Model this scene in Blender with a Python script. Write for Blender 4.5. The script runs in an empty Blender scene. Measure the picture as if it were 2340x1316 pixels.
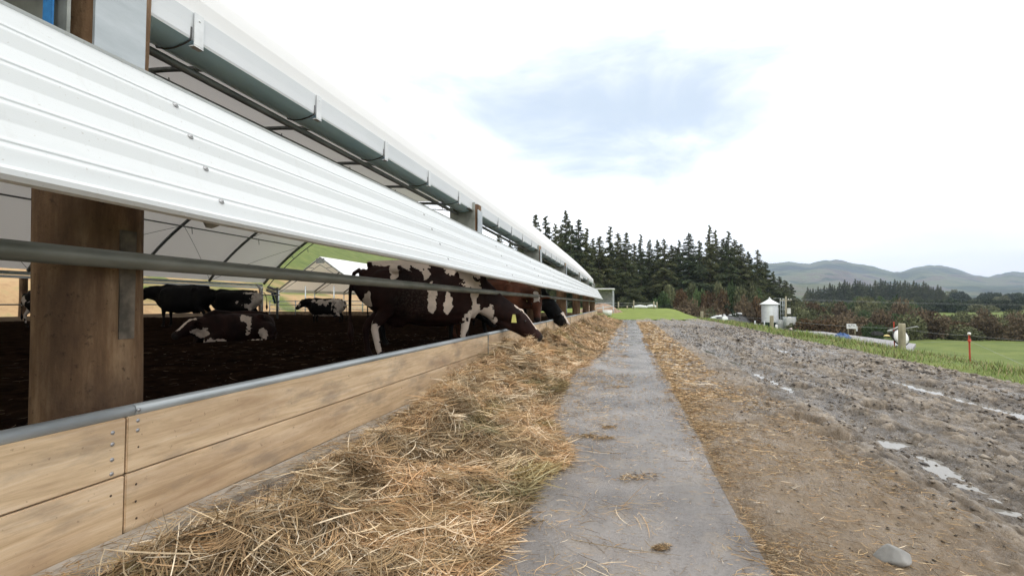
import bpy, bmesh, math, random
import numpy as np
from mathutils import Vector, Matrix, Euler
R = math.radians
random.seed(7)
RNG = np.random.default_rng(11)
C = bpy.context.scene.collection
SC = bpy.context.scene

# ------------------------------------------------------------------ camera
YAW, PITCH, F, EYE = 13.45, 1.93, 1100.0, 0.95
cam = bpy.data.cameras.new('camera'); camo = bpy.data.objects.new('camera', cam); C.objects.link(camo)
cam.sensor_width = 36; cam.lens = F / 2340 * 36; cam.clip_start = 0.05; cam.clip_end = 12000
camo.location = (0, 0, EYE)
camo.rotation_euler = (R(90 + PITCH), 0, R(YAW))
SC.camera = camo
SC.view_settings.view_transform = 'Standard'; SC.view_settings.look = 'None'
SC.view_settings.exposure = 0.0; SC.view_settings.gamma = 1
SC.cycles.max_bounces = 6; SC.cycles.transparent_max_bounces = 6; SC.cycles.volume_bounces = 0
SN, CS = math.sin(R(YAW)), math.cos(R(YAW))

def at(px, depth, z=None, py=None):
    """world point seen in column px of the 2340 px photo at a given depth; z is a height, or py a photo row"""
    lat = (px - 1170) / F * depth
    if z is None: z = EYE - (py - 695) * depth / F
    return Vector((lat * CS - depth * SN, lat * SN + depth * CS, z))

# ------------------------------------------------------------------ sky and sun
SUN_EL, SUN_AZ = 48, 150            # azimuth clockwise from +Y
w = bpy.data.worlds.new('World'); SC.world = w; w.use_nodes = True
nt = w.node_tree; nt.nodes.clear()
def N(t, **k):
    n = nt.nodes.new(t)
    for a, b in k.items(): setattr(n, a, b)
    return n
def mth(op, a, b=None, c=None):
    n = N('ShaderNodeMath', operation=op)
    for i, v in enumerate((a, b, c)):
        if v is None: continue
        if isinstance(v, (int, float)): n.inputs[i].default_value = v
        else: nt.links.new(v, n.inputs[i])
    return n.outputs[0]
def dotv(a, v):
    n = N('ShaderNodeVectorMath', operation='DOT_PRODUCT'); nt.links.new(a, n.inputs[0]); n.inputs[1].default_value = v
    return n.outputs['Value']
L = nt.links
tc = N('ShaderNodeTexCoord'); D = tc.outputs['Generated']
sky = N('ShaderNodeTexSky', sky_type='NISHITA', sun_disc=False)
sky.sun_elevation = R(SUN_EL); sky.sun_rotation = R(SUN_AZ)
bg1 = N('ShaderNodeBackground'); L.new(sky.outputs[0], bg1.inputs[0]); bg1.inputs[1].default_value = 0.15
# opening in the cloud: an ellipse round a fixed compass direction, frayed by noise
c0 = (at(1370, 1, py=235) - Vector((0, 0, EYE))).normalized()
r0 = c0.cross(Vector((0, 0, 1))).normalized(); u0 = r0.cross(c0).normalized()
f_ = dotv(D, c0); fs = mth('MAXIMUM', f_, 0.02)
u_ = mth('DIVIDE', dotv(D, r0), fs); v_ = mth('DIVIDE', dotv(D, u0), fs)
nz = N('ShaderNodeTexNoise'); nz.inputs['Scale'].default_value = 2.6; nz.inputs['Detail'].default_value = 8; nz.inputs['Roughness'].default_value = .55
nz.inputs['Distortion'].default_value = .5
mp = N('ShaderNodeMapping'); mp.inputs['Scale'].default_value = (1, 1, 2.6); mp.inputs['Rotation'].default_value = (0, R(10), 0)
L.new(D, mp.inputs[0]); L.new(mp.outputs[0], nz.inputs[0])
vt = mth('ADD', v_, mth('MULTIPLY', u_, 0.16))
e_ = mth('SQRT', mth('ADD', mth('POWER', mth('DIVIDE', u_, .50), 2), mth('POWER', mth('ABSOLUTE', mth('DIVIDE', vt, .14)), 2)))
m_ = mth('ADD', mth('SUBTRACT', 1.12, e_), mth('MULTIPLY', mth('SUBTRACT', nz.outputs[0], .5), 3.6))
mr = N('ShaderNodeMapRange', interpolation_type='SMOOTHSTEP'); mr.inputs['From Min'].default_value = -.6; mr.inputs['From Max'].default_value = 1.15
mr.inputs['To Max'].default_value = .80
L.new(m_, mr.inputs[0])
front = mth('GREATER_THAN', f_, 0.1)
hole = mth('MULTIPLY', mr.outputs[0], front)
# cloud brightness: thick and bright overhead, greyer towards the horizon
nz2 = N('ShaderNodeTexNoise'); nz2.inputs['Scale'].default_value = 2.2; nz2.inputs['Detail'].default_value = 5
mp2 = N('ShaderNodeMapping'); mp2.inputs['Scale'].default_value = (1, 1, 4.0); L.new(D, mp2.inputs[0]); L.new(mp2.outputs[0], nz2.inputs[0])
sp = N('ShaderNodeSeparateXYZ'); L.new(D, sp.inputs[0])
el = N('ShaderNodeMapRange'); el.inputs['From Min'].default_value = 0.02; el.inputs['From Max'].default_value = .5
el.inputs['To Min'].default_value = 1.62; el.inputs['To Max'].default_value = 1.75; L.new(sp.outputs[2], el.inputs[0])
cb = mth('MULTIPLY', el.outputs[0], mth('ADD', .72, mth('MULTIPLY', nz2.outputs[0], .56)))
bg2 = N('ShaderNodeBackground'); bg2.inputs[0].default_value = (1, .995, .985, 1); L.new(cb, bg2.inputs[1])
veil = N('ShaderNodeBackground'); veil.inputs[0].default_value = (.62, .80, 1, 1); veil.inputs[1].default_value = .93
m0 = N('ShaderNodeMixShader'); m0.inputs[0].default_value = .25; L.new(veil.outputs[0], m0.inputs[1]); L.new(bg1.outputs[0], m0.inputs[2])
mx = N('ShaderNodeMixShader'); L.new(hole, mx.inputs[0]); L.new(bg2.outputs[0], mx.inputs[1]); L.new(m0.outputs[0], mx.inputs[2])
out = N('ShaderNodeOutputWorld'); L.new(mx.outputs[0], out.inputs[0])

sun = bpy.data.lights.new('sun', 'SUN'); sun.energy = 1.3; sun.angle = R(12); sun.color = (1, .95, .88)
suno = bpy.data.objects.new('sun', sun); C.objects.link(suno)
suno.rotation_euler = (R(90 - SUN_EL), 0, R(180 - SUN_AZ))

# ------------------------------------------------------------------ helpers
_T = np.random.default_rng(5).random((256, 256))
def vn(x, y, s=0):
    x = np.asarray(x, float) + s * 17.3; y = np.asarray(y, float) + s * 9.7
    xi = np.floor(x).astype(int); yi = np.floor(y).astype(int)
    fx = x - xi; fy = y - yi; fx = fx * fx * (3 - 2 * fx); fy = fy * fy * (3 - 2 * fy)
    a = _T[xi & 255, yi & 255]; b = _T[(xi + 1) & 255, yi & 255]; c = _T[xi & 255, (yi + 1) & 255]; d = _T[(xi + 1) & 255, (yi + 1) & 255]
    return (a * (1 - fx) + b * fx) * (1 - fy) + (c * (1 - fx) + d * fx) * fy - .5
def fbm(x, y, o=4, s=0, g=.5):
    r = 0; a = 1; t = 0
    for i in range(o):
        r = r + a * vn(x * 2 ** i, y * 2 ** i, s + i * 3); t += a; a *= g
    return r / t * 2
def ss(a, b, x):
    t = np.clip((np.asarray(x, float) - a) / (b - a), 0, 1); return t * t * (3 - 2 * t)

def tag(o, label=None, cat=None, group=None, kind=None):
    if label: o['label'] = label
    if cat: o['category'] = cat
    if group: o['group'] = group
    if kind: o['kind'] = kind
    return o
def empty(name, loc, label, cat, group=None, rz=0):
    o = bpy.data.objects.new(name, None); C.objects.link(o); o.location = loc; o.rotation_euler = (0, 0, rz)
    o.empty_display_size = .2
    return tag(o, label, cat, group)
def link(name, me, mat, parent=None):
    o = bpy.data.objects.new(name, me); C.objects.link(o)
    if mat: me.materials.append(mat)
    if parent: o.parent = parent
    return o
def mesh_np(name, v, f, mat, parent=None, smooth=False, attrs=None, me_only=False):
    v = np.ascontiguousarray(v, np.float32); f = np.ascontiguousarray(f, np.int32)
    me = bpy.data.meshes.new(name); k = f.shape[1]
    me.vertices.add(len(v)); me.vertices.foreach_set('co', v.ravel())
    me.loops.add(f.size); me.loops.foreach_set('vertex_index', f.ravel())
    me.polygons.add(len(f)); me.polygons.foreach_set('loop_start', np.arange(0, f.size, k, dtype=np.int32))
    me.polygons.foreach_set('loop_total', np.full(len(f), k, np.int32))
    if smooth: me.polygons.foreach_set('use_smooth', np.ones(len(f), bool))
    for n, a in (attrs or {}).items():
        a = np.asarray(a, np.float32)
        if a.ndim == 2:
            if a.shape[1] == 3: a = np.c_[a, np.ones(len(a), np.float32)]
            at_ = me.attributes.new(n, 'FLOAT_COLOR', 'POINT'); at_.data.foreach_set('color', np.ascontiguousarray(a, np.float32).ravel())
        else:
            at_ = me.attributes.new(n, 'FLOAT', 'POINT'); at_.data.foreach_set('value', a)
    me.update(calc_edges=True)
    if me_only:
        if mat: me.materials.append(mat)
        return me
    return link(name, me, mat, parent)
def grid_faces(nu, nv):
    i = np.arange(nu - 1)[:, None] * nv + np.arange(nv - 1)[None, :]
    i = i.ravel(); return np.stack([i, i + nv, i + nv + 1, i + 1], 1)

class MB:
    """collects pieces of ONE mesh"""
    def __init__(s): s.v = []; s.f = []; s.sm = []
    def add(s, v, f, smooth=False):
        o = len(s.v); s.v += [tuple(p) for p in v]; s.f += [tuple(i + o for i in q) for q in f]; s.sm += [smooth] * len(f); return s
    def box(s, a, b, M=None, bev=0):
        x0, y0, z0 = a; x1, y1, z1 = b
        if bev:
            bm = bmesh.new(); bmesh.ops.create_cube(bm, size=1)
            for q in bm.verts: q.co = Vector(((x0 + x1) / 2 + q.co.x * (x1 - x0), (y0 + y1) / 2 + q.co.y * (y1 - y0), (z0 + z1) / 2 + q.co.z * (z1 - z0)))
            bmesh.ops.bevel(bm, geom=list(bm.edges), offset=bev, segments=2, affect='EDGES')
            bm.verts.index_update(); v = [q.co.copy() for q in bm.verts]; f = [[q.index for q in p.verts] for p in bm.faces]; bm.free()
        else:
            v = [Vector(p) for p in ((x0, y0, z0), (x1, y0, z0), (x1, y1, z0), (x0, y1, z0), (x0, y0, z1), (x1, y0, z1), (x1, y1, z1), (x0, y1, z1))]
            f = [(0, 3, 2, 1), (4, 5, 6, 7), (0, 1, 5, 4), (1, 2, 6, 5), (2, 3, 7, 6), (3, 0, 4, 7)]
        if M: v = [M @ p for p in v]
        return s.add(v, f)
    def tube(s, path, r, n=10, up=None, smooth=True, cap=True, pw=1.0):
        """r: number, or per-point number / (half width, half height)"""
        P = [Vector(p) for p in path]; k = len(P)
        rr = r if isinstance(r, (list, tuple)) and len(r) == k and not (k == 2 and isinstance(r, tuple)) else [r] * k
        rr = [(q, q) if isinstance(q, (int, float)) else q for q in rr]
        u = Vector(up) if up else None; v = []; f = []
        for i in range(k):
            t = (P[min(i + 1, k - 1)] - P[max(i - 1, 0)]).normalized()
            if u is None: u = Vector((0, 0, 1)) if abs(t.z) < .9 else Vector((1, 0, 0))
            side = t.cross(u)
            if side.length < 1e-5: side = t.orthogonal()
            side.normalize(); w_ = side.cross(t).normalized()
            if not up: u = w_
            for j in range(n):
                a = 2 * math.pi * j / n; ca, sa = math.cos(a), math.sin(a)
                if pw != 1: ca = math.copysign(abs(ca) ** pw, ca); sa = math.copysign(abs(sa) ** pw, sa)
                v.append(P[i] + side * ca * rr[i][0] + w_ * sa * rr[i][1])
        for i in range(k - 1):
            for j in range(n): f.append((i * n + j, i * n + (j + 1) % n, (i + 1) * n + (j + 1) % n, (i + 1) * n + j))
        s.add(v, f, smooth)
        if cap:
            o = len(s.v) - len(v); s.f += [tuple(o + j for j in range(n - 1, -1, -1)), tuple(o + (k - 1) * n + j for j in range(n))]; s.sm += [False] * 2
        return s
    def ell(s, c, r, n=12, m=8, M=None):
        v = []; f = []; c = Vector(c)
        for i in range(m + 1):
            th = math.pi * i / m
            for j in range(n):
                a = 2 * math.pi * j / n
                p = Vector((math.sin(th) * math.cos(a) * r[0], math.sin(th) * math.sin(a) * r[1], math.cos(th) * r[2]))
                if M: p = M @ p
                v.append(c + p)
        for i in range(m):
            for j in range(n): f.append((i * n + j, (i + 1) * n + j, (i + 1) * n + (j + 1) % n, i * n + (j + 1) % n))
        return s.add(v, f, True)
    def lathe(s, prof, c=(0, 0, 0), n=24, smooth=True):
        v = []; f = []
        for r, z in prof:
            for j in range(n): a = 2 * math.pi * j / n; v.append((c[0] + r * math.cos(a), c[1] + r * math.sin(a), c[2] + z))
        for i in range(len(prof) - 1):
            for j in range(n): f.append((i * n + j, i * n + (j + 1) % n, (i + 1) * n + (j + 1) % n, (i + 1) * n + j))
        return s.add(v, f, smooth)
    def extrude(s, prof, y0, y1, closed=True, ny=1, smooth=False, wob=0):
        """prof: list of (x, z) swept along Y"""
        k = len(prof); v = []; f = []
        for i in range(ny + 1):
            y = y0 + (y1 - y0) * i / ny
            for x, z in prof: v.append((x, y, z + (wob * math.sin(y * 1.7 + x * 3) if wob else 0)))
        for i in range(ny):
            for j in range(k if closed else k - 1): f.append((i * k + j, (i + 1) * k + j, (i + 1) * k + (j + 1) % k, i * k + (j + 1) % k))
        if closed: f += [tuple(range(k)), tuple(ny * k + j for j in range(k - 1, -1, -1))]
        return s.add(v, f, smooth)
    def me(s, name):
        m = bpy.data.meshes.new(name); m.from_pydata([tuple(p) for p in s.v], [], s.f)
        m.polygons.foreach_set('use_smooth', s.sm); m.update(); return m
    def build(s, name, mat, parent=None): return link(name, s.me(name), mat, parent)

# ------------------------------------------------------------------ materials
def mat(name, col=(.5, .5, .5), rough=.7, metal=0, spec=.5):
    m = bpy.data.materials.new(name); m.use_nodes = True
    b = m.node_tree.nodes['Principled BSDF']
    b.inputs['Base Color'].default_value = (*col, 1); b.inputs['Roughness'].default_value = rough; b.inputs['Metallic'].default_value = metal
    b.inputs['Specular IOR Level'].default_value = spec
    return m
class G:
    """small node-graph helper for one material"""
    def __init__(s, m): s.m = m; s.t = m.node_tree; s.b = s.t.nodes['Principled BSDF']; s.co = None
    def n(s, t, **k):
        x = s.t.nodes.new(t)
        for a, b in k.items(): setattr(x, a, b)
        return x
    def coord(s, kind='Object', scale=(1, 1, 1)):
        t = s.n('ShaderNodeTexCoord'); m_ = s.n('ShaderNodeMapping'); m_.inputs['Scale'].default_value = scale
        s.t.links.new(t.outputs[kind], m_.inputs[0]); return m_.outputs[0]
    def noise(s, co, scale=1, det=5, rough=.55, dist=0):
        x = s.n('ShaderNodeTexNoise'); x.inputs['Scale'].default_value = scale; x.inputs['Detail'].default_value = det
        x.inputs['Roughness'].default_value = rough; x.inputs['Distortion'].default_value = dist; s.t.links.new(co, x.inputs[0]); return x.outputs[0]
    def ramp(s, f, stops):
        x = s.n('ShaderNodeValToRGB'); e = x.color_ramp.elements
        while len(e) < len(stops): e.new(.5)
        for q, (p, c) in zip(e, stops): q.position = p; q.color = (*c, 1) if len(c) == 3 else c
        s.t.links.new(f, x.inputs[0]); return x.outputs[0]
    def rng(s, f, a, b, c, d):
        x = s.n('ShaderNodeMapRange'); s.t.links.new(f, x.inputs[0])
        for i, v in enumerate((a, b, c, d)): x.inputs[i + 1].default_value = v
        return x.outputs[0]
    def mix(s, f, a, b, mode='MIX'):
        x = s.n('ShaderNodeMix', data_type='RGBA', blend_type=mode)
        for i, v in ((0, f), (6, a), (7, b)):
            if isinstance(v, (int, float)): x.inputs[i].default_value = v
            elif isinstance(v, tuple): x.inputs[i].default_value = (*v, 1)
            else: s.t.links.new(v, x.inputs[i])
        return x.outputs[2]
    def attr(s, n, fac=False):
        x = s.n('ShaderNodeAttribute', attribute_name=n); return x.outputs['Fac' if fac else 'Color']
    def math(s, op, a, b):
        x = s.n('ShaderNodeMath', operation=op)
        for i, v in enumerate((a, b)):
            if isinstance(v, (int, float)): x.inputs[i].default_value = v
            else: s.t.links.new(v, x.inputs[i])
        return x.outputs[0]
    def col(s, o): s.t.links.new(o, s.b.inputs['Base Color'])
    def rgh(s, o): s.t.links.new(o, s.b.inputs['Roughness'])
    def bump(s, h, st=.3, d=.01):
        x = s.n('ShaderNodeBump'); x.inputs['Strength'].default_value = st; x.inputs['Distance'].default_value = d
        s.t.links.new(h, x.inputs['Height']); s.t.links.new(x.outputs[0], s.b.inputs['Normal'])
def nmat(name, c1, c2, scale=3, rough=.7, metal=0, st=(1, 1, 1), bump=.2, bd=.01, det=6, lo=.35, hi=.65, kind='Object'):
    m = mat(name, c1, rough, metal); g = G(m); co = g.coord(kind, st); n_ = g.noise(co, scale, det)
    g.col(g.ramp(n_, [(lo, c1), (hi, c2)]))
    if bump: g.bump(n_, bump, bd)
    return m
# ------------------------------------------------------------------ terrain
def terrain(X, Y):
    X = np.asarray(X, float); Y = np.asarray(Y, float); r = np.hypot(X, Y)
    h = -2.35 * ss(4.9, 13.5, X) * ss(-40, -5, Y + 40) - .95 * ss(14, 30, X) - .8 * ss(60, 95, Y) * ss(2, 8, X)
    m = .5 * ss(31, 52, Y) * ss(-14, -5, X) * (1 - ss(3.2, 8.5, X - .02 * (Y - 40))) * (1 - ss(58, 72, Y))
    dip = -1.8 * ss(3.8, 9, X - .02 * (Y - 30)) * ss(30, 45, Y) * (1 - ss(4.9, 13.5, X))
    h = h + m + dip - 3 * ss(60, 85, Y) * ss(-60, -20, X) * (1 - ss(2, 8, X))
    h = h * (1 - ss(150, 330, r)) + ss(150, 330, r) * (1.3 + 0 * X)
    xb = -32.5 - 9 * ss(34, 44, Y)
    t = xb - X
    bank = 2.4 * ss(0, 4.5, t) + .42 * np.clip(t - 6, 0, 190)
    h = h + np.where(t > 0, bank, 0)
    h = h + .25 * fbm(X / 9, Y / 9, 3, 4) * ss(34, 60, r) * (1 - ss(-1, 0, -np.abs(X + 15) + 17) * (1 - ss(33, 40, Y)))
    return h
def thick(a, b, n): return np.linspace(a, b, n, endpoint=False)
gx = np.concatenate([thick(-900, -120, 26), thick(-120, -45, 26), thick(-45, -28, 34), thick(-28, 3, 24), thick(3, 16, 40), thick(16, 60, 50), thick(60, 200, 36), np.linspace(200, 1500, 20)])
gy = np.concatenate([thick(-300, -20, 12), thick(-20, 8, 20), thick(8, 40, 40), thick(40, 120, 80), thick(120, 400, 60), np.linspace(400, 1500, 24)])
GX, GY = np.meshgrid(gx, gy, indexing='ij')
GZ = terrain(GX, GY)
inside = (GX > -31.5) & (GX < 4.45) & (GY < 33) & (GY > -25)
GZ = np.where(inside, GZ - .12, GZ)
tan = ss(-31, -33, GX) * (1 - ss(48, 62, -GX)) * ss(-.12, .2, .25 + fbm(GX / 5, GY / 5, 4, 9) * .8)
mud = np.clip(1 - ss(-1.5, 1.2, np.abs(GX - 10) - 4.5 + fbm(GX / 2, GY / 2, 3, 2) * 1.5), 0, 1) * 0
m = mat('grassland', (.1, .16, .03), .9, spec=.2); g = G(m); co = g.coord()
gr = g.ramp(g.noise(co, .35, 8, .65), [(.3, (.08, .115, .028)), (.5, (.125, .165, .04)), (.7, (.19, .215, .06))])
gr = g.mix(g.rng(g.noise(co, 6, 4), .4, .7, 0, .5), gr, (.10, .13, .035))
tn = g.ramp(g.noise(co, .6, 8, .7), [(.3, (.30, .19, .10)), (.5, (.45, .30, .16)), (.62, (.40, .30, .15)), (.72, (.14, .17, .05))])
g.col(g.mix(g.attr('tan', True), gr, tn)); g.bump(g.noise(co, 4, 8), .6, .08)
tag(mesh_np('ground', np.stack([GX, GY, GZ], -1).reshape(-1, 3), grid_faces(len(gx), len(gy)), m, smooth=True, attrs={'tan': tan.ravel()}), kind='structure')

# bright mown grass on the mound, a skin over the terrain
mx_, my_ = np.linspace(-9, 9.5, 90), np.linspace(30.5, 66, 90)
MX, MY = np.meshgrid(mx_, my_, indexing='ij')
MZ = terrain(MX, MY) + .012 + .12*ss(4.5,5.5,MX)*0
keep_edge = 0
m = mat('young_grass', (.2, .34, .03), .85, spec=.2); g = G(m); co = g.coord()
g.col(g.ramp(g.noise(co, .8, 8, .6), [(.3, (.13, .175, .035)), (.7, (.21, .255, .055))])); g.bump(g.noise(co, 12, 5), .5, .04)
tag(mesh_np('grass_mound', np.stack([MX, MY, MZ], -1).reshape(-1, 3), grid_faces(90, 90), m, smooth=True), kind='structure')

# ------------------------------------------------------------------ far hills (polar sheets)
sk = [(1600, 612), (1700, 611), (1770, 607), (1800, 605), (1850, 609), (1868, 603), (1890, 600), (1920, 605), (1950, 615), (1990, 621), (2040, 630), (2062, 630), (2090, 620), (2130, 613), (2150, 612), (2190, 621), (2230, 634), (2260, 637), (2290, 631), (2315, 626), (2345, 630), (2450, 640), (2700, 620), (3100, 650)]
cols = np.linspace(1500, 3100, 260)
top = np.interp(cols, [a for a, b in sk], [b for a, b in sk])
D0 = np.concatenate([np.linspace(420, 1500, 26), np.linspace(1600, 3300, 40), np.linspace(3400, 4200, 8)])
verts = []
for d in D0:
    lat = (cols - 1170) / F * d; X = lat * CS - d * SN; Y = lat * SN + d * CS
    zt = EYE + (695 - top) * 3300 / F
    t = ss(1300, 3300, d)
    zlow = 1.3 + 48 * ss(420, 1500, d) * (.8 + .5 * fbm(X / 500, Y / 500, 3, 3)) * (1 - .35 * ss(2080, 2300, cols))
    z = zlow * (1 - t) + zt * t + 55 * np.abs(fbm(X / 380, Y / 380, 5, 6, .55)) * ss(700, 1500, d) * (1 - ss(2700, 3250, d))
    z = z - 160 * ss(3350, 4200, d)
    if d < 421: z = z * 0 - 6
    verts.append(np.stack([X, Y, z], -1))
m = mat('hill_pasture', (.12, .14, .06), .95, spec=.1); g = G(m); co = g.coord()
c = g.ramp(g.noise(co, .0032, 8, .6), [(.38, (.022, .032, .03)), (.45, (.07, .09, .045)), (.52, (.12, .13, .07)), (.58, (.12, .095, .08)), (.66, (.04, .042, .05))])
blk = g.ramp(g.noise(g.coord(scale=(1, 2.6, 1)), .006, 3, .4), [(.60, (0, 0, 0)), (.62, (1, 1, 1))])
c = g.mix(blk, c, (.03, .05, .025))
g.col(c); g.bump(g.noise(co, .008, 8, .65), 1, 30)
tag(mesh_np('hills', np.concatenate(verts), grid_faces(len(D0), len(cols)), m, smooth=True), kind='structure')

# ------------------------------------------------------------------ concrete apron, ledge, bedding
m = mat('wet_concrete', (.3, .29, .29), .35, spec=.5); g = G(m); co = g.coord()
n1 = g.noise(co, .9, 6, .6); n2 = g.noise(co, 55, 4, .7); n3 = g.noise(co, 7, 6, .6)
c = g.ramp(n1, [(.38, (.11, .098, .09)), (.62, (.26, .235, .215))])
c = g.mix(g.rng(n2, .5, .75, 0, .55), c, (.09, .08, .07)); c = g.mix(g.rng(n3, .52, .7, 0, .5), c, (.27, .22, .16))
g.col(c); g.rgh(g.rng(g.noise(co, 2.2, 6, .6), .38, .62, .09, .38)); g.bump(g.math('ADD', g.noise(co, 120, 3, .6), g.math('ADD', n2, n3)), .55, .006)
xs = np.linspace(-1.965, .49, 60); ys = np.concatenate([np.linspace(-6, 0, 10, endpoint=False), np.linspace(0, 10, 220, endpoint=False), np.linspace(10, 31, 100)])
AX, AY = np.meshgrid(xs, ys, indexing='ij')
AX = AX + np.where(AX > .48, .012 * fbm(AY * 1.5, AY * 0, 4, 3), 0)
AZ = .004 + .006 * fbm(AX * 1.5, AY * 1.5, 3, 1); AZ[-1] -= .004
tag(mesh_np('concrete_apron', np.stack([AX, AY, AZ], -1).reshape(-1, 3), grid_faces(len(xs), len(ys)), m, smooth=True), kind='structure')
conc = nmat('pale_concrete', (.42, .38, .33), (.28, .24, .19), 9, .8, bump=.5, bd=.01)
b = MB().extrude([(-1.965, .0), (-1.85, .0), (-1.853, .028), (-1.965, .034)], -6, 33.4, ny=150, wob=.003); tag(b.build('concrete_kerb', conc), kind='structure')

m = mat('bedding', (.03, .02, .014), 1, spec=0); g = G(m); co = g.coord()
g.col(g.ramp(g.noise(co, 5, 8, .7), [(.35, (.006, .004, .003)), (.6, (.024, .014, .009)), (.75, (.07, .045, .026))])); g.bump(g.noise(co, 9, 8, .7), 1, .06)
xs = np.concatenate([np.linspace(-31.5, -14, 70, endpoint=False), np.linspace(-14, -2.06, 130)]); ys = np.concatenate([np.linspace(-12, 0, 20, endpoint=False), np.linspace(0, 33.2, 200)])
BX, BY = np.meshgrid(xs, ys, indexing='ij')
BZ = .12 + .10 * fbm(BX / .9, BY / .9, 5, 2, .6)
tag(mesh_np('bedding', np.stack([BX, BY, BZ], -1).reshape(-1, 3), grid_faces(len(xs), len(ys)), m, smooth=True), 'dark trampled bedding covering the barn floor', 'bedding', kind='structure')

# ------------------------------------------------------------------ muddy track
puds = [(1.62, 3.98, .34, .13, .1), (1.88, 4.03, .2, .09, .0), (1.95, 6.35, .20, .17, .2), (1.42, 4.45, .08, .24, .2), (3.05, 4.75, .22, .2, .3), (2.55, 8.4, .2, .5, 0), (3.4, 6.9, .2, .45, .1),
        (3.05, 10.6, .18, .7, 0), (2.1, 9.9, .1, .5, 0), (3.9, 9.0, .14, .5, 0), (1.75, 2.85, .1, .07, 0), (2.8, 13.5, .2, .8, 0), (2.3, 5.2, .1, .16, .3), (3.7, 12, .16, .7, 0), (2.35,2.6,.12,.08,.2), (2.6,3.3,.2,.07,.3)]
xs = np.linspace(.47, 4.75, 290)
ys = np.concatenate([np.linspace(-4, .6, 20, endpoint=False), np.linspace(.6, 5, 360, endpoint=False), np.linspace(5, 10, 260, endpoint=False), np.linspace(10, 33, 360)])
TX, TY = np.meshgrid(xs, ys, indexing='ij')
det = 1 - .45 * ss(8, 25, TY)
q = TX - 1.25 + .1 * np.sin(TY * .5)
rut = -.05 * np.exp(-((TX - 1.75 - .1 * np.sin(TY * .35)) / .2) ** 2) - .05 * np.exp(-((TX - 3.35 - .1 * np.sin(TY * .3 + 1)) / .24) ** 2) - .02 * np.exp(-((TX - 2.5) / .2) ** 2)
ampl = .25 + .75 * ss(.75, 1.5, TX + .25 * fbm(TX, TY, 2, 5))
cl = fbm(TX * 6, TY * 4.2, 5, 1, .62); ridge = np.abs(fbm(TX * 5 + 3, TY * 1.6, 4, 8, .6))
clod = ss(-.04, .12, fbm(TX * 13 + fbm(TX * 2, TY * 2, 2, 6), TY * 3.6, 3, 15, .6)) * .014 + ss(.0, .16, fbm(TX * 26, TY * 13, 2, 16)) * .010 + .007 * np.sin(TY * 42 + 3 * np.abs(TX - 2.6) * 6) * np.exp(-((TX - 2.75) / .22) ** 2) - .010
rm = np.clip(sum(np.exp(-((TX - x0 - .1 * np.sin(TY * f0 + p0)) / w0) ** 4) for x0, w0, f0, p0 in ((1.72, .13, .35, 0), (2.08, .06, .35, 0), (3.35, .14, .3, 1), (3.02, .06, .3, 1), (2.55, .08, .22, 2), (3.85, .10, .25, 0))), 0, 1) * ss(-.35, .1, fbm(TX * .8, TY * .5, 3, 33))
ampl = ampl * (1 - .72 * rm)
TZ = .012 + ampl * clod * (1 + .6 * ss(6, 20, TY)) + rut * ss(.6, 1.3, TX) + ampl * det * (.022 * cl + .022 * ridge - .004 + .026 * fbm(TX * 17, TY * 12, 4, 4, .7)) + .02 * fbm(TX / 1.2, TY / 1.8, 3, 7)
for (px_, py_, a, b_, rot) in puds:
    dx, dy = TX - px_, TY - py_; dx, dy = dx * math.cos(rot) + dy * math.sin(rot), -dx * math.sin(rot) + dy * math.cos(rot)
    e = np.sqrt((dx / a) ** 2 + (dy / b_) ** 2) + .75 * fbm(TX * 6, TY * 6, 4, 11)
    TZ = TZ * ss(.6, 1.0, e) + (-.075) * (1 - ss(.6, 1.0, e))
TZ = TZ - .06 * ss(4.4, 4.75, TX); TZ = TZ * ss(.48, .62, TX) + .002 * (1 - ss(.48, .62, TX))
TZ = TZ - .016 * rm + rm * (.030 * fbm(TX * 1.5, TY * .9, 3, 44) + .012 * fbm(TX * 6, TY * 5, 3, 45))
WET = np.maximum(ss(.0, -.035, TZ), .9 * rm)
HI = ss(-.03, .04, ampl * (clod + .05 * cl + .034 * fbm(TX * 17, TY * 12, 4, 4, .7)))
m = mat('mud', (.12, .1, .08), .5, spec=.5); g = G(m); co = g.coord(); cs = g.coord(scale=(1, .6, 1))
n1 = g.noise(g.coord(scale=(3.2, .8, 1)), 4, 8, .72); n2 = g.noise(g.coord(scale=(1.6, .7, 1)), 38, 5, .7); n3 = g.noise(co, .9, 4, .5)
c = g.ramp(n1, [(.34, (.06, .044, .029)), (.5, (.20, .157, .11)), (.66, (.40, .325, .24))])
c = g.mix(g.rng(n2, .45, .7, 0, .55), c, (.05, .042, .033)); 
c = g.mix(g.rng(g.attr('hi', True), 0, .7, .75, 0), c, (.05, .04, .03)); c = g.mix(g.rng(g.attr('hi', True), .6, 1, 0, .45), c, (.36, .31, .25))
c = g.mix(g.math('MULTIPLY', g.attr('wet', True), .3), c, (.10, .08, .06))
hs = g.math('MULTIPLY', g.attr('straw', True), g.rng(n2, .3, .6, .5, 1.2)); c = g.mix(g.math('MULTIPLY', hs, .8), c, (.25, .18, .11))
g.col(c); g.rgh(g.math('MAXIMUM', .1, g.math('ADD', g.rng(g.noise(co, 3, 6, .65), .42, .6, .16, .7), g.math('MULTIPLY', g.attr('wet', True), -.5))))
g.bump(g.math('ADD', n1, g.math('MULTIPLY', n2, .7)), 1, .03)
straw = (1 - ss(.95, 1.55, TX + .45 * fbm(TX * 1.5, TY * .8, 4, 12)))
tag(mesh_np('track', np.stack([TX, TY, TZ], -1).reshape(-1, 3), grid_faces(len(xs), len(ys)), m, smooth=True, attrs={'wet': WET.ravel(), 'straw': straw.ravel(), 'hi': HI.ravel()}), kind='structure')
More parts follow.
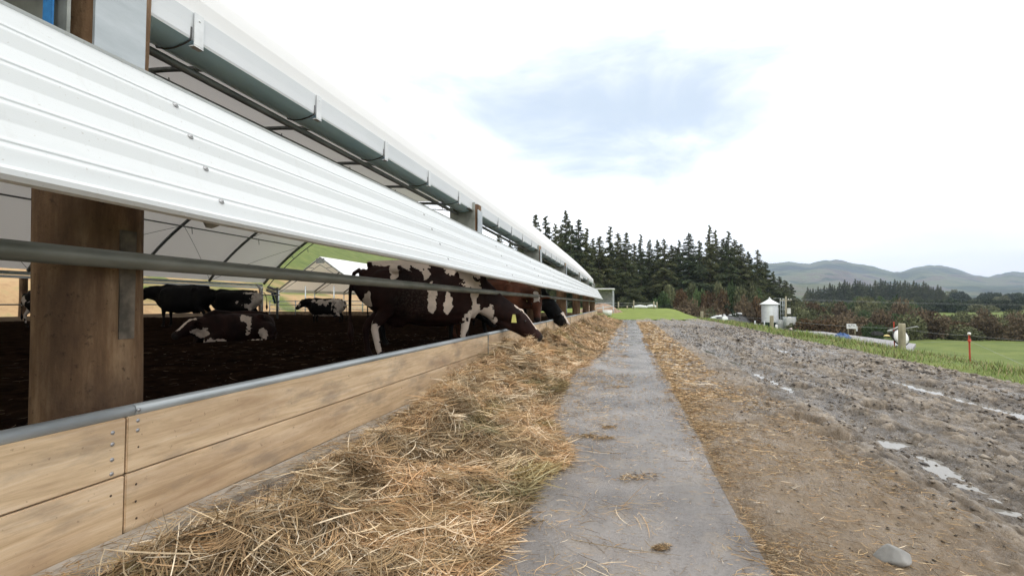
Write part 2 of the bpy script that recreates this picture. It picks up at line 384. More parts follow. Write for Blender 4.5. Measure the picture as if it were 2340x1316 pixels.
def trackz(x, y):
    i = int(np.clip(np.searchsorted(xs, x), 1, len(xs) - 1)); j = int(np.clip(np.searchsorted(ys, y), 1, len(ys) - 1)); return float(TZ[i, j])
wat = mat('puddle_water', (.2, .19, .17), .03, spec=.9); G(wat).b.inputs['IOR'].default_value = 1.33
sel = (TX > 1.2) & (TX < 4.2) & (TY > 1)
WL = float(np.percentile(TZ[sel], 6.6))
o = MB().add([(.75, -3.5, WL), (4.36, -3.5, WL), (4.36, 32.5, WL), (.75, 32.5, WL)], [(0, 1, 2, 3)]).build('puddles', wat)
tag(o, kind='structure')

# small loose stone at the straw edge
def rock(loc, s, seed, label):
    bm = bmesh.new(); bmesh.ops.create_icosphere(bm, subdivisions=4, radius=1)
    rr = random.Random(seed); pl_ = [(Vector((rr.uniform(-1, 1), rr.uniform(-1, 1), rr.uniform(-.4, 1))).normalized(), rr.uniform(.55, .85)) for _ in range(14)]
    for v in bm.verts:
        for n_, d in pl_:
            e = v.co.dot(n_) - d
            if e > 0: v.co -= n_ * e * .9
        v.co *= 1 + .04 * float(fbm(v.co.x * 3 + seed, v.co.y * 3 + v.co.z * 2, 4))
        v.co = Vector((v.co.x * s[0], v.co.y * s[1], v.co.z * s[2]))
    me = bpy.data.meshes.new('stone'); bm.to_mesh(me); bm.free()
    for p in me.polygons: p.use_smooth = True
    o = link('stone', me, stone); o.location = loc; o.rotation_euler = (0, .1, rr.uniform(0, 3)); return tag(o, label, 'stone')
stone = nmat('grey_stone', (.20, .20, .19), (.36, .35, .33), 8, .6, bump=.5, bd=.01)
p = at(2022, 1.78, 0.0); rock((p.x, p.y, trackz(p.x, p.y) + .022), (.062, .045, .04), 3, 'grey angular stone lying on the straw strewn edge of the track')

# ------------------------------------------------------------------ strands: hay, straw, grass
def strands(name, P, ang, pitch, ln, wd, curl, colr, matl, seg=4, droop=0.0, lab=None, parent=None, root=False):
    n = len(P); t = np.linspace(0, 1, seg + 1)[None, :] if root else np.linspace(-.5, .5, seg + 1)[None, :]
    a = ang[:, None] + curl[:, None] * t
    step = ln[:, None] / seg
    ch = np.cos(pitch)[:, None]
    dx = np.cumsum(np.cos(a) * step * ch, 1) - (np.cos(a) * step * ch)[:, :1]; dy = np.cumsum(np.sin(a) * step * ch, 1) - (np.sin(a) * step * ch)[:, :1]
    dz = t * (ln * np.sin(pitch))[:, None] - droop * ln[:, None] * (t ** 2)
    if not root:
        dx -= dx.mean(1, keepdims=True); dy -= dy.mean(1, keepdims=True)
    c = np.stack([P[:, :1] + dx, P[:, 1:2] + dy, P[:, 2:] + dz], -1)
    tw = RNG.uniform(0, math.pi, n)[:, None]
    nx = -np.sin(a) * np.cos(tw); ny = np.cos(a) * np.cos(tw); nz_ = np.sin(tw) + 0 * a
    wv = np.stack([nx, ny, nz_], -1)
    if root: wv[..., 2] = 0
    tap = (1 - .85 * t ** 1.5) if root else (1 - .7 * (2 * np.abs(t)) ** 3)
    off = wv * (wd[:, None] * .5 * tap)[..., None]
    v = np.stack([c - off, c + off], 2).reshape(-1, 3)
    base = np.arange(n)[:, None] * (seg + 1) * 2 + np.arange(seg)[None, :] * 2
    b = base.ravel(); f = np.stack([b, b + 1, b + 3, b + 2], 1)
    cc = np.repeat(colr, (seg + 1) * 2, 0)
    return mesh_np(name, v, f, matl, parent, attrs={'Col': cc}, smooth=False)
def strand_mat(name, rough=.6, trans=.0):
    m = mat(name, (.4, .3, .15), rough, spec=.3); g = G(m); g.col(g.attr('Col')); return m
hay_m = strand_mat('hay_strand'); blade_m = strand_mat('grass_blade', .55)
PAL = np.array([(.51, .36, .195), (.44, .30, .155), (.33, .215, .11), (.67, .52, .33), (.26, .195, .11), (.14, .09, .045), (.77, .64, .46), (.50, .32, .165)])
def pick(n, p): 
    c = PAL[RNG.choice(len(PAL), n, p=np.array(p) / sum(p))]; return c * RNG.uniform(.75, 1.15, (n, 1))
def hay_edges(Y):
    xr = np.interp(Y, [-1, 1, 2.2, 2.9, 4, 5.1, 7, 10, 16, 24, 29], [-.55, -.5, -.52, -.50, -.80, -.88, -.84, -.64, -.62, -.42, -.45]) + .17 * fbm(Y * 1.1, Y * 0 + 3, 4, 2)
    xl = np.interp(Y, [-1, 1.5, 3, 4.2, 5, 30], [-1.60, -1.60, -1.68, -1.84, -1.95, -1.95]) + .05 * fbm(Y * 2, Y * 0, 3, 9)
    return xl, xr
def hayh(X, Y):
    xl, xr = hay_edges(Y); u = np.clip((X - xl) / (xr - xl), 0, 1)
    pr = np.clip((u / .36), 0, 1) ** .8 * np.clip((1 - u) / .62, 0, 1) ** 1.1
    amp = np.interp(Y, [-1, 2, 4, 6, 9, 14, 30], [.15, .20, .30, .37, .36, .32, .28])
    return pr * (amp * (.85 + .75 * fbm(X / .6, Y / .75, 3, 21)) + .15 * fbm(X / .17, Y / .17, 3, 22))
xs2 = np.linspace(-1.96, -.1, 90); ys2 = np.concatenate([np.linspace(-1.5, 7, 340, endpoint=False), np.linspace(7, 29, 280)])
HX, HY = np.meshgrid(xs2, ys2, indexing='ij'); HZ = hayh(HX, HY) * .93 - .004
m = mat('hay_core', (.15, .1, .045), .9, spec=.1); g = G(m); co = g.coord()
g.col(g.ramp(g.noise(co, 26, 7, .7), [(.35, (.05, .032, .013)), (.52, (.20, .125, .05)), (.68, (.36, .235, .105))])); g.bump(g.noise(co, 40, 6, .7), 1, .03)
core = mesh_np('hay_heap', np.stack([HX, HY, HZ], -1).reshape(-1, 3), grid_faces(len(xs2), len(ys2)), m, smooth=True)
tag(core, 'long heap of golden brown hay against the wooden feed barrier', 'hay', kind='stuff')
def heap(n, y0, y1, l0, l1, w0, w1, dens=1.0, seg=4):
    Y = y0 + (y1 - y0) * RNG.random(n) ** dens; xl, xr = hay_edges(Y)
    X = xl + (xr + .12 - xl) * RNG.random(n) ** .92
    Z = hayh(X, Y)
    flow = fbm(X / .35, Y / .35, 2, 31) * 5 + fbm(X / 1.2, Y / 1.2, 2, 32) * 4
    ang = flow + RNG.normal(0, .75, n)
    gz = (hayh(X + .06 * np.cos(ang), Y + .06 * np.sin(ang)) - hayh(X - .06 * np.cos(ang), Y - .06 * np.sin(ang))) / .12
    pit = np.arctan(gz) + RNG.normal(0, .22, n)
    ln = RNG.uniform(l0, l1, n) * RNG.choice([.6, 1, 1.4], n, p=[.3, .5, .2]); wd = RNG.uniform(w0, w1, n)
    Z = Z + RNG.random(n) ** 2 * .05 - .012
    Z = np.maximum(Z, .008 + .5 * ln * np.abs(np.sin(pit)) * .5)
    tone = ss(-.25, .25, fbm(X / .3, Y / .3, 3, 41))[:, None]
    c = pick(n, [5, 4, 3, 4, 2, 1.5, 2, 4]); c = c * (.62 + .5 * tone); c[:, 0] *= 1 + .04 * tone[:, 0]
    gm = (fbm(X / .4, Y / .4, 2, 51) > .36)[:, None]; c = np.where(gm, c * np.array([.68, .74, .60]), c)
    return np.stack([X, Y, Z], 1), ang, pit, ln, wd, RNG.normal(0, 1.3, n), c, seg
for args in ((60000, .3, 4.2, .07, .26, .002, .0052, 1), (42000, 4.0, 10, .1, .26, .004, .007, 1.1), (26000, 9.8, 28.5, .16, .34, .009, .016, 1.0, 3)):
    P_, a_, p_, l_, w__, c_, col_, sg = heap(*args)
    strands('hay', P_, a_, p_, l_, w__, c_, col_, hay_m, seg=sg, parent=core)
# tufts thrown over the heap: bundles of near-parallel strands
def tufts(nb, y0, y1, k=34):
    Yc = RNG.uniform(y0, y1, nb); xl, xr = hay_edges(Yc); Xc = xl + .08 + (xr - xl - .1) * RNG.random(nb)
    A = RNG.uniform(0, 6.28, nb); Cu = RNG.normal(0, 1.4, nb); Ln = RNG.uniform(.14, .36, nb)
    T = pick(nb, [4, 4, 3, 3, 3, 2, 1, 4])
    i = np.repeat(np.arange(nb), k); n = nb * k; s = RNG.normal(0, .022, n)
    X = Xc[i] - np.sin(A[i]) * s; Y = Yc[i] + np.cos(A[i]) * s; Z = hayh(X, Y) + .012 + RNG.random(n) * .035
    return np.stack([X, Y, Z], 1), A[i] + RNG.normal(0, .12, n), RNG.normal(0, .12, n), Ln[i] * RNG.uniform(.7, 1.1, n), RNG.uniform(.0018, .0036, n) * (1 + np.clip(Y - 2, 0, 9) * .3), Cu[i] + RNG.normal(0, .2, n), T[i] * RNG.uniform(.8, 1.25, (n, 1))
strands('hay', *tufts(420, .4, 9), hay_m, parent=core)
# loose straw over the concrete and the track edge
def loose(n, x0, x1, y0, y1, zf, l0=.02, l1=.10, w0=.0012, w1=.003, xp=1.0, yp=1.0, pal=(4, 4, 4, 3, 2, 3, 1.5, 4)):
    Y = y0 + (y1 - y0) * RNG.random(n) ** yp; X = x0 + (x1 - x0) * RNG.random(n) ** xp
    keep = fbm(X / .35, Y / .35, 3, 61) + RNG.uniform(-.6, .6, n) > -.1
    X, Y = X[keep], Y[keep]; n = len(X)
    return np.stack([X, Y, zf(X, Y)], 1), RNG.uniform(0, 6.28, n), RNG.normal(0, .05, n), RNG.uniform(l0, l1, n) * RNG.choice([.5, 1, 2], n, p=[.5, .4, .1]), RNG.uniform(w0, w1, n) * (1 + np.clip(Y - 2.5, 0, 20) * .3), RNG.normal(0, 1, n), pick(n, pal)
litter = mesh_np('straw_litter', *(lambda s: (s[0], s[1]))((np.array([[-.5, 2, .009], [-.4, 2, .009], [-.4, 2.002, .009]]), np.array([[0, 1, 2]]))), hay_m)
tag(litter, 'loose straw stalks scattered over the wet concrete and track edge', 'straw', kind='stuff')
zc_ = lambda X, Y: .0115 + 0 * X
_edge = 1
def zt_(X, Y):
    i = np.clip(np.searchsorted(xs, X), 0, len(xs) - 1); j = np.clip(np.searchsorted(ys, Y), 0, len(ys) - 1); return TZ[i, j] + .006
strands('straw', *loose(17000, -.75, .48, .6, 7, zc_, .012, .05, .001, .0022, 1.5, 1.3, (3, 4, 5, 2, 3, 6, 1, 3)), hay_m, seg=3, parent=litter)
strands('straw', *loose(3500, -.9, -.0, 1.0, 26, zc_, .06, .2, .0015, .003, 1.4, 1.5), hay_m, seg=5, parent=litter)
strands('straw', *loose(5200, -1.95, -1.6, .8, 5, lambda X, Y: np.maximum(.035, hayh(X, Y) + .01), .02, .12, .0012, .0028, .9, 1.2), hay_m, seg=4, parent=litter)
strands('straw', *loose(2600, -1.9, -.4, .8, 26, zc_, .06, .2, .0015, .003, 1, 1.5), hay_m, seg=5, parent=litter)
strands('straw', *loose(4200, .38, .62, .7, 14, lambda X, Y: .013 + 0 * X, .03, .11, .0014, .003, 1, 1.4, (2, 4, 6, 1, 4, 7, .5, 3)), hay_m, seg=3, parent=litter)
strands('straw', *loose(30, -.2, .5, 1.4, 3.2, zc_, .18, .3, .002, .003), hay_m, seg=6, parent=litter)
strands('straw', *loose(34000, .5, 1.45, .9, 6, zt_, .012, .07, .0012, .0026, 1.6, 1.3, (2, 4, 6, 1, 4, 7, .5, 3)), hay_m, seg=3, parent=litter)
strands('straw', *loose(12000, .5, 1.2, 5, 26, zt_, .05, .14, .003, .005, 1.5, 1.2), hay_m, seg=3, parent=litter)
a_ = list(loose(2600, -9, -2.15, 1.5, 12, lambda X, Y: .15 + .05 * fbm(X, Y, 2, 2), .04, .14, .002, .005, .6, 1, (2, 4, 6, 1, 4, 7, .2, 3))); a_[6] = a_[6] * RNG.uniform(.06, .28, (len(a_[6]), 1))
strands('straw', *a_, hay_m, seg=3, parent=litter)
# mud crumbs and small stones worked up by the wheels
nc = 26000; Yc = .8 + 22 * RNG.random(nc) ** 1.9; Xc = .62 + 3.9 * RNG.random(nc) ** .7
kp = fbm(Xc * 2.2, Yc * .9, 3, 77) + RNG.uniform(-.5, .5, nc) > 0; Xc, Yc = Xc[kp], Yc[kp]; nc = len(Xc)
sz = RNG.uniform(.003, .010, nc) * (.55 + .45 * ss(.9, 1.8, Xc)) * (1 + (RNG.random(nc) < .10) * 1.2) * (1 + np.clip(Yc - 3, 0, 20) * .10)
oct_ = np.array([(1, 0, 0), (0, 1, 0), (-1, 0, 0), (0, -1, 0), (0, 0, 1), (0, 0, -1)], float); of = np.array([(0, 1, 4), (1, 2, 4), (2, 3, 4), (3, 0, 4), (1, 0, 5), (2, 1, 5), (3, 2, 5), (0, 3, 5)])
j = oct_[None] * RNG.uniform(.6, 1.4, (nc, 6, 1)) * np.array([1, 2.0, .7]) * sz[:, None, None]; th = RNG.normal(0, .5, nc)[:, None]
vx = j[..., 0] * np.cos(th) - j[..., 1] * np.sin(th); vy = j[..., 0] * np.sin(th) + j[..., 1] * np.cos(th)
cv = np.stack([Xc[:, None] + vx, Yc[:, None] + vy, (zt_(Xc, Yc) - .004)[:, None] + j[..., 2]], -1).reshape(-1, 3)
cb_ = np.array([(.055, .042, .03), (.11, .088, .066), (.19, .155, .12), (.30, .26, .21), (.04, .034, .03)])[RNG.integers(0, 5, nc)]
clods = mesh_np('mud_crumbs', cv, (np.arange(nc)[:, None, None] * 6 + of[None]).reshape(-1, 3), strand_mat('mud_crumb', .5), attrs={'Col': np.repeat(cb_, 6, 0)})
tag(clods, 'crumbs of mud and small stones scattered over the track', 'mud crumbs', kind='stuff')
n = 2200; Yl = .5 + 8 * RNG.random(n) ** 1.4; xl_, xr_ = hay_edges(Yl); Xl = xl_ + (xr_ - xl_) * RNG.random(n)
strands('hay', np.stack([Xl, Yl, hayh(Xl, Yl) + .03 + .02 * RNG.random(n)], 1), RNG.uniform(0, 6.28, n), RNG.normal(0, .15, n), RNG.uniform(.12, .34, n), RNG.uniform(.0028, .0046, n) * (1 + np.clip(Yl - 2, 0, 9) * .2), RNG.normal(0, .9, n), pick(n, [4, 2, 1, 6, 0.3, 0, 7, 3]), hay_m, seg=6, parent=core)
# dung and hay crumbs on the concrete
crumb = nmat('wet_crumbs', (.06, .04, .02), (.16, .1, .045), 30, .8)
for i, (x_, y_, s_) in enumerate([(1437, 1087, .045), (1368, 1000, .03), (1330, 995, .028), (1405, 884, .05), (1180, 1190, .03), (1500, 1245, .012), (1385, 975, .02), (1600, 998, .04)]):
    d_ = EYE * F / (y_ - 695); p = at(x_, d_, 0)
    X = p.x + RNG.normal(0, s_ * 1.1, 160) + RNG.choice([0, s_ * 1.6], 160); Y = p.y + RNG.normal(0, s_ * .8, 160) + (X - p.x) * .4; Z = .010 + .004 * np.exp(-((X - p.x) ** 2 + (Y - p.y) ** 2) / s_ ** 2) * RNG.random(160)
    strands('straw', np.stack([X, Y, Z], 1), RNG.uniform(0, 6, 160), RNG.normal(0, .2, 160), RNG.uniform(.02, .05, 160), RNG.uniform(.002, .005, 160), RNG.normal(0, 1, 160), pick(160, [3, 3, 4, 1, 3, 5, .5, 3]) * .8, hay_m, seg=2, parent=litter)

# verge grass along the track
def blades(n, X, Y, h0, h1, w0, pal, sc=1):
    Z = terrain(X, Y) - .02
    cl = ss(-.35, .5, fbm(X / .8, Y / .8, 3, 71))
    ln = RNG.uniform(h0, h1, n) * (.45 + .9 * cl); c = pal[RNG.integers(0, len(pal), n)] * RNG.uniform(.75, 1.25, (n, 1))
    return np.stack([X, Y, Z], 1), RNG.uniform(0, 6.28, n), RNG.uniform(.75, 1.45, n), ln, w0 * RNG.uniform(.7, 1.4, n), RNG.normal(0, .5, n), c
GP = np.array([(.10, .16, .03), (.15, .22, .04), (.21, .28, .055), (.07, .12, .025), (.24, .27, .09), (.28, .22, .11), (.16, .13, .06)])
n = 48000; Y = 5 + 30 * RNG.random(n) ** 1.5; X = 4.4 + 2.6 * RNG.random(n) ** .8 + .18 * fbm(Y * 1.3, Y * 0, 4, 5)
a_ = blades(n, X, Y, .08, .27, 1, GP); a_ = list(a_); a_[4] = (.004 + Y * .0006) * RNG.uniform(.7, 1.4, n)
verge = strands('verge_grass', *a_, blade_m, seg=3, droop=.35, root=True)
tag(verge, 'lush green grass growing on the verge beside the muddy track', 'grass', kind='stuff')
n = 9000; Y = 9 + 22 * RNG.random(n); X = 6.8 + 6 * RNG.random(n)
a_ = list(blades(n, X, Y, .1, .3, 1, GP)); a_[4] = (.006 + Y * .0007) * RNG.uniform(.7, 1.4, n)
strands('verge_grass', *a_, blade_m, seg=3, droop=.35, root=True, parent=verge)
# ------------------------------------------------------------------ barn
BAY, Y0, XN, XF, YE = 5.2, 1.63, -2.3, -28.4, 1.63 + 5.2 * 6
CX, CZ, RR = -15.3, -9.9 + EYE, 17.4
def arc(x): return CZ + math.sqrt(RR * RR - (x - CX) ** 2)
galv = mat('galvanised_steel', (.42, .46, .48), .42, .4); g = G(galv); co = g.coord(scale=(1, .25, 1))
n_ = g.noise(co, 5, 7, .65); g.col(g.ramp(n_, [(.3, (.30, .335, .35)), (.7, (.56, .60, .62))])); g.rgh(g.rng(n_, .3, .7, .28, .55))
dull = nmat('weathered_steel', (.20, .21, .19), (.33, .34, .31), 7, .5, .55, st=(1, .4, 1), bump=.1)
railm = nmat('grimy_pipe', (.12, .125, .10), (.25, .25, .215), 6, .5, .35, st=(1, .35, 1), bump=.25, bd=.003)
frame_m = nmat('dark_galvanised_tube', (.12, .13, .13), (.20, .21, .21), 5, .55, .4, bump=0)
white = mat('white_sheet_metal', (.66, .68, .685), .38, spec=.45); g = G(white); co = g.coord(scale=(1, .12, 1))
wc = g.ramp(g.noise(co, 4, 7, .7), [(.25, (.55, .575, .58)), (.45, (.63, .655, .66))]); wc = g.mix(g.rng(g.noise(g.coord(scale=(.3, 1, .3)), 16, 6, .7), .58, .78, 0, .22), wc, (.40, .38, .33)); g.col(g.mix(g.rng(g.noise(g.coord(), 75, 2, .5), .70, .74, 0, .35), wc, (.32, .28, .22))); g.rgh(g.rng(g.noise(co, 3, 5), .3, .7, .3, .5))
screw_m = nmat('screw_metal', (.3, .3, .3), (.45, .45, .46), 30, .4, .7, bump=0)
barn = empty('cattle_barn', (-15.3, 0, 0), 'open sided arched cattle barn with white fabric roof and timber poles', 'barn')
def under(o, p=None):
    """parent keeping the place"""
    p = p or barn; o.parent = p; o.location = -Vector(p.location) if p.parent is None else (0, 0, 0); return o
# fabric roof
fab = bpy.data.materials.new('white_roof_fabric'); fab.use_nodes = True; t_ = fab.node_tree; t_.nodes.clear()
o_ = t_.nodes.new('ShaderNodeOutputMaterial'); d_ = t_.nodes.new('ShaderNodeBsdfPrincipled'); d_.inputs['Base Color'].default_value = (.88, .88, .88, 1); d_.inputs['Roughness'].default_value = .5
tr = t_.nodes.new('ShaderNodeBsdfTranslucent'); tr.inputs[0].default_value = (.80, .755, .72, 1); mi = t_.nodes.new('ShaderNodeMixShader'); mi.inputs[0].default_value = .19
t_.links.new(d_.outputs[0], mi.inputs[1]); t_.links.new(tr.outputs[0], mi.inputs[2]); t_.links.new(mi.outputs[0], o_.inputs[0])
na = 72; a0 = math.asin((-2.29 - CX) / RR); ny = int((YE + 14) / .65)
v = []
for j in range(ny + 1):
    y = -14 + (YE + 14.02) * j / ny; fr = ((y - Y0) / BAY) % 1; sag = -.10 * math.sin(math.pi * fr) ** .8
    for i in range(na + 1):
        a = -a0 + 2 * a0 * i / na; r_ = RR + .09 + sag * math.cos(a / a0 * math.pi / 2) ** .5 if 0 < i < na else RR + .06
        v.append((CX + r_ * math.sin(a), y, CZ + r_ * math.cos(a)))
roof = mesh_np('roof', v, grid_faces(ny + 1, na + 1), fab, smooth=True); under(roof)
# ribs, purlins, wires
def arcpts(r, n=48, a1=None):
    a1 = a1 or a0; return [(CX + r * math.sin(-a1 + 2 * a1 * i / n), CZ + r * math.cos(-a1 + 2 * a1 * i / n)) for i in range(n + 1)]
for k in range(-2, 7):
    y = Y0 + BAY * k; mb = MB(); mb.tube([(x, y, z) for x, z in arcpts(RR - .05)], .085 if k < 6 else .1, 8)
    if k == 6:
        mb.tube([(x, y, z) for x, z in arcpts(RR - .48)], .035, 6)
        A, B = arcpts(RR - .05, 26), arcpts(RR - .48, 26)
        for i in range(1, 26, 2): mb.tube([(A[i][0], y, A[i][1]), (B[i][0], y, B[i][1])], .025, 5)
    under(mb.build('rib', frame_m))
for x in (-5.8, -14.6, -16.0, -24.8):
    z = arc(x) - .2
    mb = MB().tube([(x, -13.5, z), (x, YE, z)], .04, 8)
    if x == -14.6: mb.tube([(x + .35, -13.5, z - .12), (x + .35, YE, z - .12)], .02, 6)
    for k in range(-2, 7): mb.tube([(x, Y0 + BAY * k, z), (x, Y0 + BAY * k, z + .18)], .025, 6); mb.tube([(x + .35, Y0 + BAY * k + .25, z - .42), (x + .3, Y0 + BAY * k + .25, z)], .02, 5)
    under(mb.build('purlin', frame_m))
wire_m = nmat('dark_wire', (.06, .06, .06), (.1, .1, .1), 9, .6, .3, bump=0)
for k in range(-1, 6):
    y1, y2 = Y0 + BAY * k, Y0 + BAY * (k + 1)
    for s_ in (0, 1):
        if (k + s_) % 2 and k != 0: continue
        ya, yb = (y1, y2) if s_ else (y2, y1)
        pts = [(x, ya + (yb - ya) * i / 8, arc(x) - .16) for i, x in enumerate(np.linspace(-28.2, -24.8, 9))]
        pts2 = [(x, ya + (yb - ya) * i / 8, arc(x) - .2) for i, x in enumerate(np.linspace(-24.6, -16.2, 9))]
        under(MB().tube(pts, .012, 4).build('brace_wire', wire_m)); under(MB().tube(pts2, .012, 4).build('brace_wire', wire_m))
# far side eave board, gutter strip, rails, wall boards, poles
wood_pole = mat('treated_timber', (.25, .16, .09), .85, spec=.2); g = G(wood_pole); co = g.coord(scale=(1, 1, .16))
n1 = g.noise(co, 10, 8, .7); n2 = g.noise(g.coord(scale=(1, 1, .5)), 2.4, 6, .65); n3 = g.noise(g.coord(), 26, 4, .7)
c = g.ramp(n1, [(.3, (.07, .04, .022)), (.5, (.18, .108, .058)), (.7, (.34, .23, .135))]); c = g.mix(g.rng(n2, .45, .66, 0, .85), c, (.075, .045, .028)); c = g.mix(g.rng(n3, .60, .70, 0, .7), c, (.035, .022, .015))
g.col(c); g.bump(g.math('ADD', n1, n3), .5, .012)
def pole(x, y, r, z1, seed, top=None):
    mb = MB(); pts = []; rad = []
    for i in range(15):
        z = -.4 + (z1 + .4) * i / 14; pts.append((x + .006 * math.sin(z * 3 + seed), y + .006 * math.cos(z * 2 + seed), z)); rad.append(r * (1 - .012 * i / 14 + .006 * math.sin(z * 5 + seed)))
    mb.tube(pts, rad, 28, up=(0, 1, 0), pw=.82); return mb
for k in range(-1, 7):
    y = Y0 + BAY * k
    p_ = under((pole(XN, y, .178, 2.42, k) if k != 1 else MB().tube([(XN, y, 1.50), (XN, y, 2.42)], .178, 28, pw=.82)).build('pole', wood_pole))
    if k == 0: p_['label'] = 'near brown timber pole with a steel strap'
    pf = under(pole(XF - .15, y, .15, 2.3, k + 20).build('pole', wood_pole))
# pole head plates (steel saddle each side of the pole) and blue webbing on the near one
for k in range(-1, 7):
    y = Y0 + BAY * k
    mb = MB(); mb.box((XN + .182, y - .15, 1.9), (XN + .194, y + .062, 2.33)); under(mb.build('saddle_plate', galv)); mb = MB(); mb.box((XN - .21, y - .235, 1.95), (XN + .17, y - .222, 2.42)); mb.box((XN - .16, y - .4, 2.30), (XN + .15, y - .236, 2.312)); under(mb.build('saddle_plate', dull))
web = nmat('blue_webbing', (.02, .16, .42), (.03, .22, .52), 40, .7, bump=.3, bd=.003)
under(MB().box((XN + .085, Y0 - .262, 1.95), (XN + .135, Y0 - .256, 2.36)).build('blue_strap', web))
rust = nmat('rusted_strap', (.07, .06, .045), (.20, .16, .12), 14, .75, .2, bump=.4, bd=.004)
# strap bracket on the pole that carries the neck rail
for k in (-1, 0, 2, 3, 4, 5, 6):
    y = Y0 + BAY * k + .02
    mb = MB().box((XN + .176, y - .026, .80), (XN + .184, y + .026, 1.27)).box((XN + .10, y + .026, .80), (XN + .184, y + .033, 1.27)).box((XN + .10, y - .033, .80), (XN + .184, y - .026, 1.27))
    under(mb.build('rail_bracket', rust))
under(MB().extrude([(XF - .02, 2.36), (XF + .02, 2.36), (XF + .02, 2.54), (XF - .02, 2.54)], -14, YE, ny=1).build('eave_beam', dull))
under(MB().extrude([(XF - .10, 2.2), (XF + .03, 2.2), (XF + .03, 2.33), (XF - .10, 2.33)], -14, YE, ny=1).build('far_gutter', white))
under(MB().tube([(XF, -14, .95 - .02), (XF, YE, .93)], .035, 8).build('far_rail', railm))
bwood = nmat('weathered_board', (.20, .14, .09), (.34, .25, .17), 5, .85, st=(1, .2, 1))
under(MB().box((XF - .03, -14, -.1), (XF + .03, YE, .36)).build('far_board', bwood))
# skirt of ribbed white sheet above the feed lane
def prof():
    bx, bz = -1.6, EYE + .334; dx, dz = -.5, .866; nx_, nz_ = .866, .5
    P = lambda t, h: (bx + dx * t + nx_ * h, bz + dz * t + nz_ * h)
    pts = [P(.0, -.02), P(-.006, .0), P(.0, .016), P(.014, .024), P(.03, .018), P(.036, .004)]
    for r_ in (.105, .27, .435, .60):
        pts += [P(r_ - .062, .0), P(r_ - .058, .0006), P(r_ - .014, .0145), P(r_ - .009, .0155), P(r_ - .004, .015), P(r_ + .012, .003), P(r_ + .016, .002), P(r_ + .022, .002), P(r_ + .026, .006), P(r_ + .032, .006), P(r_ + .042, .0005), P(r_ + .046, 0)]
        if r_ < 0: pts += [P(r_ + .075, .0), P(r_ + .079, .0015), P(r_ + .083, .0)]
    pts += [P(.735, .0), P(.74, .012), P(.744, .0)]
    return pts, P
pts_, P_f = prof()
under(MB().extrude(pts_, -8, 33.3, closed=False, ny=60, wob=.0035).build('skirt_sheet', white))
SCM = MB().ell((.001, 0, 0), (.007, .009, .008), 8, 5).ell((0, 0, 0), (.012, .014, .004), 10, 4, Matrix.Rotation(R(60), 3, 'Y')).me('screw'); SCM.materials.append(screw_m)
def partcopy(nm, me, loc, par):
    o = bpy.data.objects.new(nm, me); C.objects.link(o); o.parent = par; o.location = Vector(loc) - Vector(par.location); return o
for y in np.arange(1.65, 33, 2.6):
    for i, r_ in enumerate((.105, .27, .435, .60)):
        x, z = P_f(r_ - .008, .0165); partcopy('screw', SCM, (x, y, z), barn)
mb = MB()     # timber/steel girts behind the sheet
for r_ in (.12, .58):
    x, z = P_f(r_, -.03); mb.tube([(x, -8, z), (x, 33.2, z)], .025, 6)
for k in range(-1, 7):
    y = Y0 + BAY * k; a = P_f(.02, -.05); b_ = P_f(.7, -.05); mb.tube([(a[0], y, a[1]), (b_[0], y, b_[1])], .03, 6); mb.tube([(XN + .15, y, 1.52), (a[0], y, a[1] + .06)], .022, 6); mb.tube([(XN + .1, y, b_[1] - .03), (b_[0], y, b_[1] - .03)], .022, 6)
under(mb.build('skirt_frame', dull))
# gutter with brackets
gp = [(-2.19, 2.450), (-2.165, 2.452), (-2.17, 2.38), (-2.172, 2.325), (-2.176, 2.312), (-2.22, 2.297), (-2.28, 2.285), (-2.34, 2.287), (-2.39, 2.30), (-2.405, 2.33), (-2.405, 2.46)]
soffit = nmat('steel_blue_gutter', (.46, .72, .90), (.58, .82, .96), 4, .5, .0, st=(1, .3, 1), bump=0)
face_m = nmat('pale_gutter_face', (.62, .65, .67), (.72, .74, .76), 2, .45, .15, st=(1, .2, 1), bump=0)
under(MB().extrude(gp[:5], -13.5, 32.4, closed=False, ny=40).build('gutter_face', face_m)); under(MB().extrude(gp[4:], -13.5, 32.4, closed=False, ny=40, smooth=True).build('gutter_base', soffit))
under(MB().extrude([(-2.19, 2.445), (-2.195, 2.56), (-2.225, 2.665)], -13.9, 32.7, closed=False, ny=40).build('roof_hem', fab))
gb = nmat('bracket_white', (.62, .64, .65), (.74, .76, .77), 10, .45, .2, bump=.1)
mb2 = MB()
for i in range(-6, 34):
    y = Y0 - .62 + 1.005 * i
    if y > 32.3: break
    mb = MB(); mb.box((-2.163, y - .028, 2.285), (-2.156, y + .028, 2.455), bev=.002); mb.box((-2.19, y - .028, 2.278), (-2.156, y + .028, 2.284)); mb.ell((-2.155, y, 2.42), (.004, .006, .006), 8, 5)
    under(mb.build('gutter_bracket', gb))
    under(MB().tube([(a, y - .035, b_ - .006) for a, b_ in gp[2:10]], .0045, 5).build('gutter_seam', wire_m))
under(MB().tube([(-2.405, -13.5, 2.268), (-2.405, YE, 2.268)], .022, 10).build('eave_tube', frame_m))
# end stop and outlet of the gutter
mb = MB().tube([(-2.25, 32.25, 2.3), (-2.22, 32.35, 2.1), (-2.2, 32.4, 1.95)], .05, 10); under(MB().tube([(-2.25, 23.0, 2.3), (-2.05, 23.0, 2.16)], .05, 10).build('gutter_outlet', white))
under(mb.build('gutter_outlet', white))

# neck rail
nr = empty('neck_rail', (-2.0, 1.63, 0), 'long grey steel neck rail running the length of the feed opening', 'rail')
y = -6
o = MB().tube([(-2.0, -6, EYE + .18), (-2.0, 33, EYE + .18)], .036, 16).build('pipe', railm); under(o, nr)
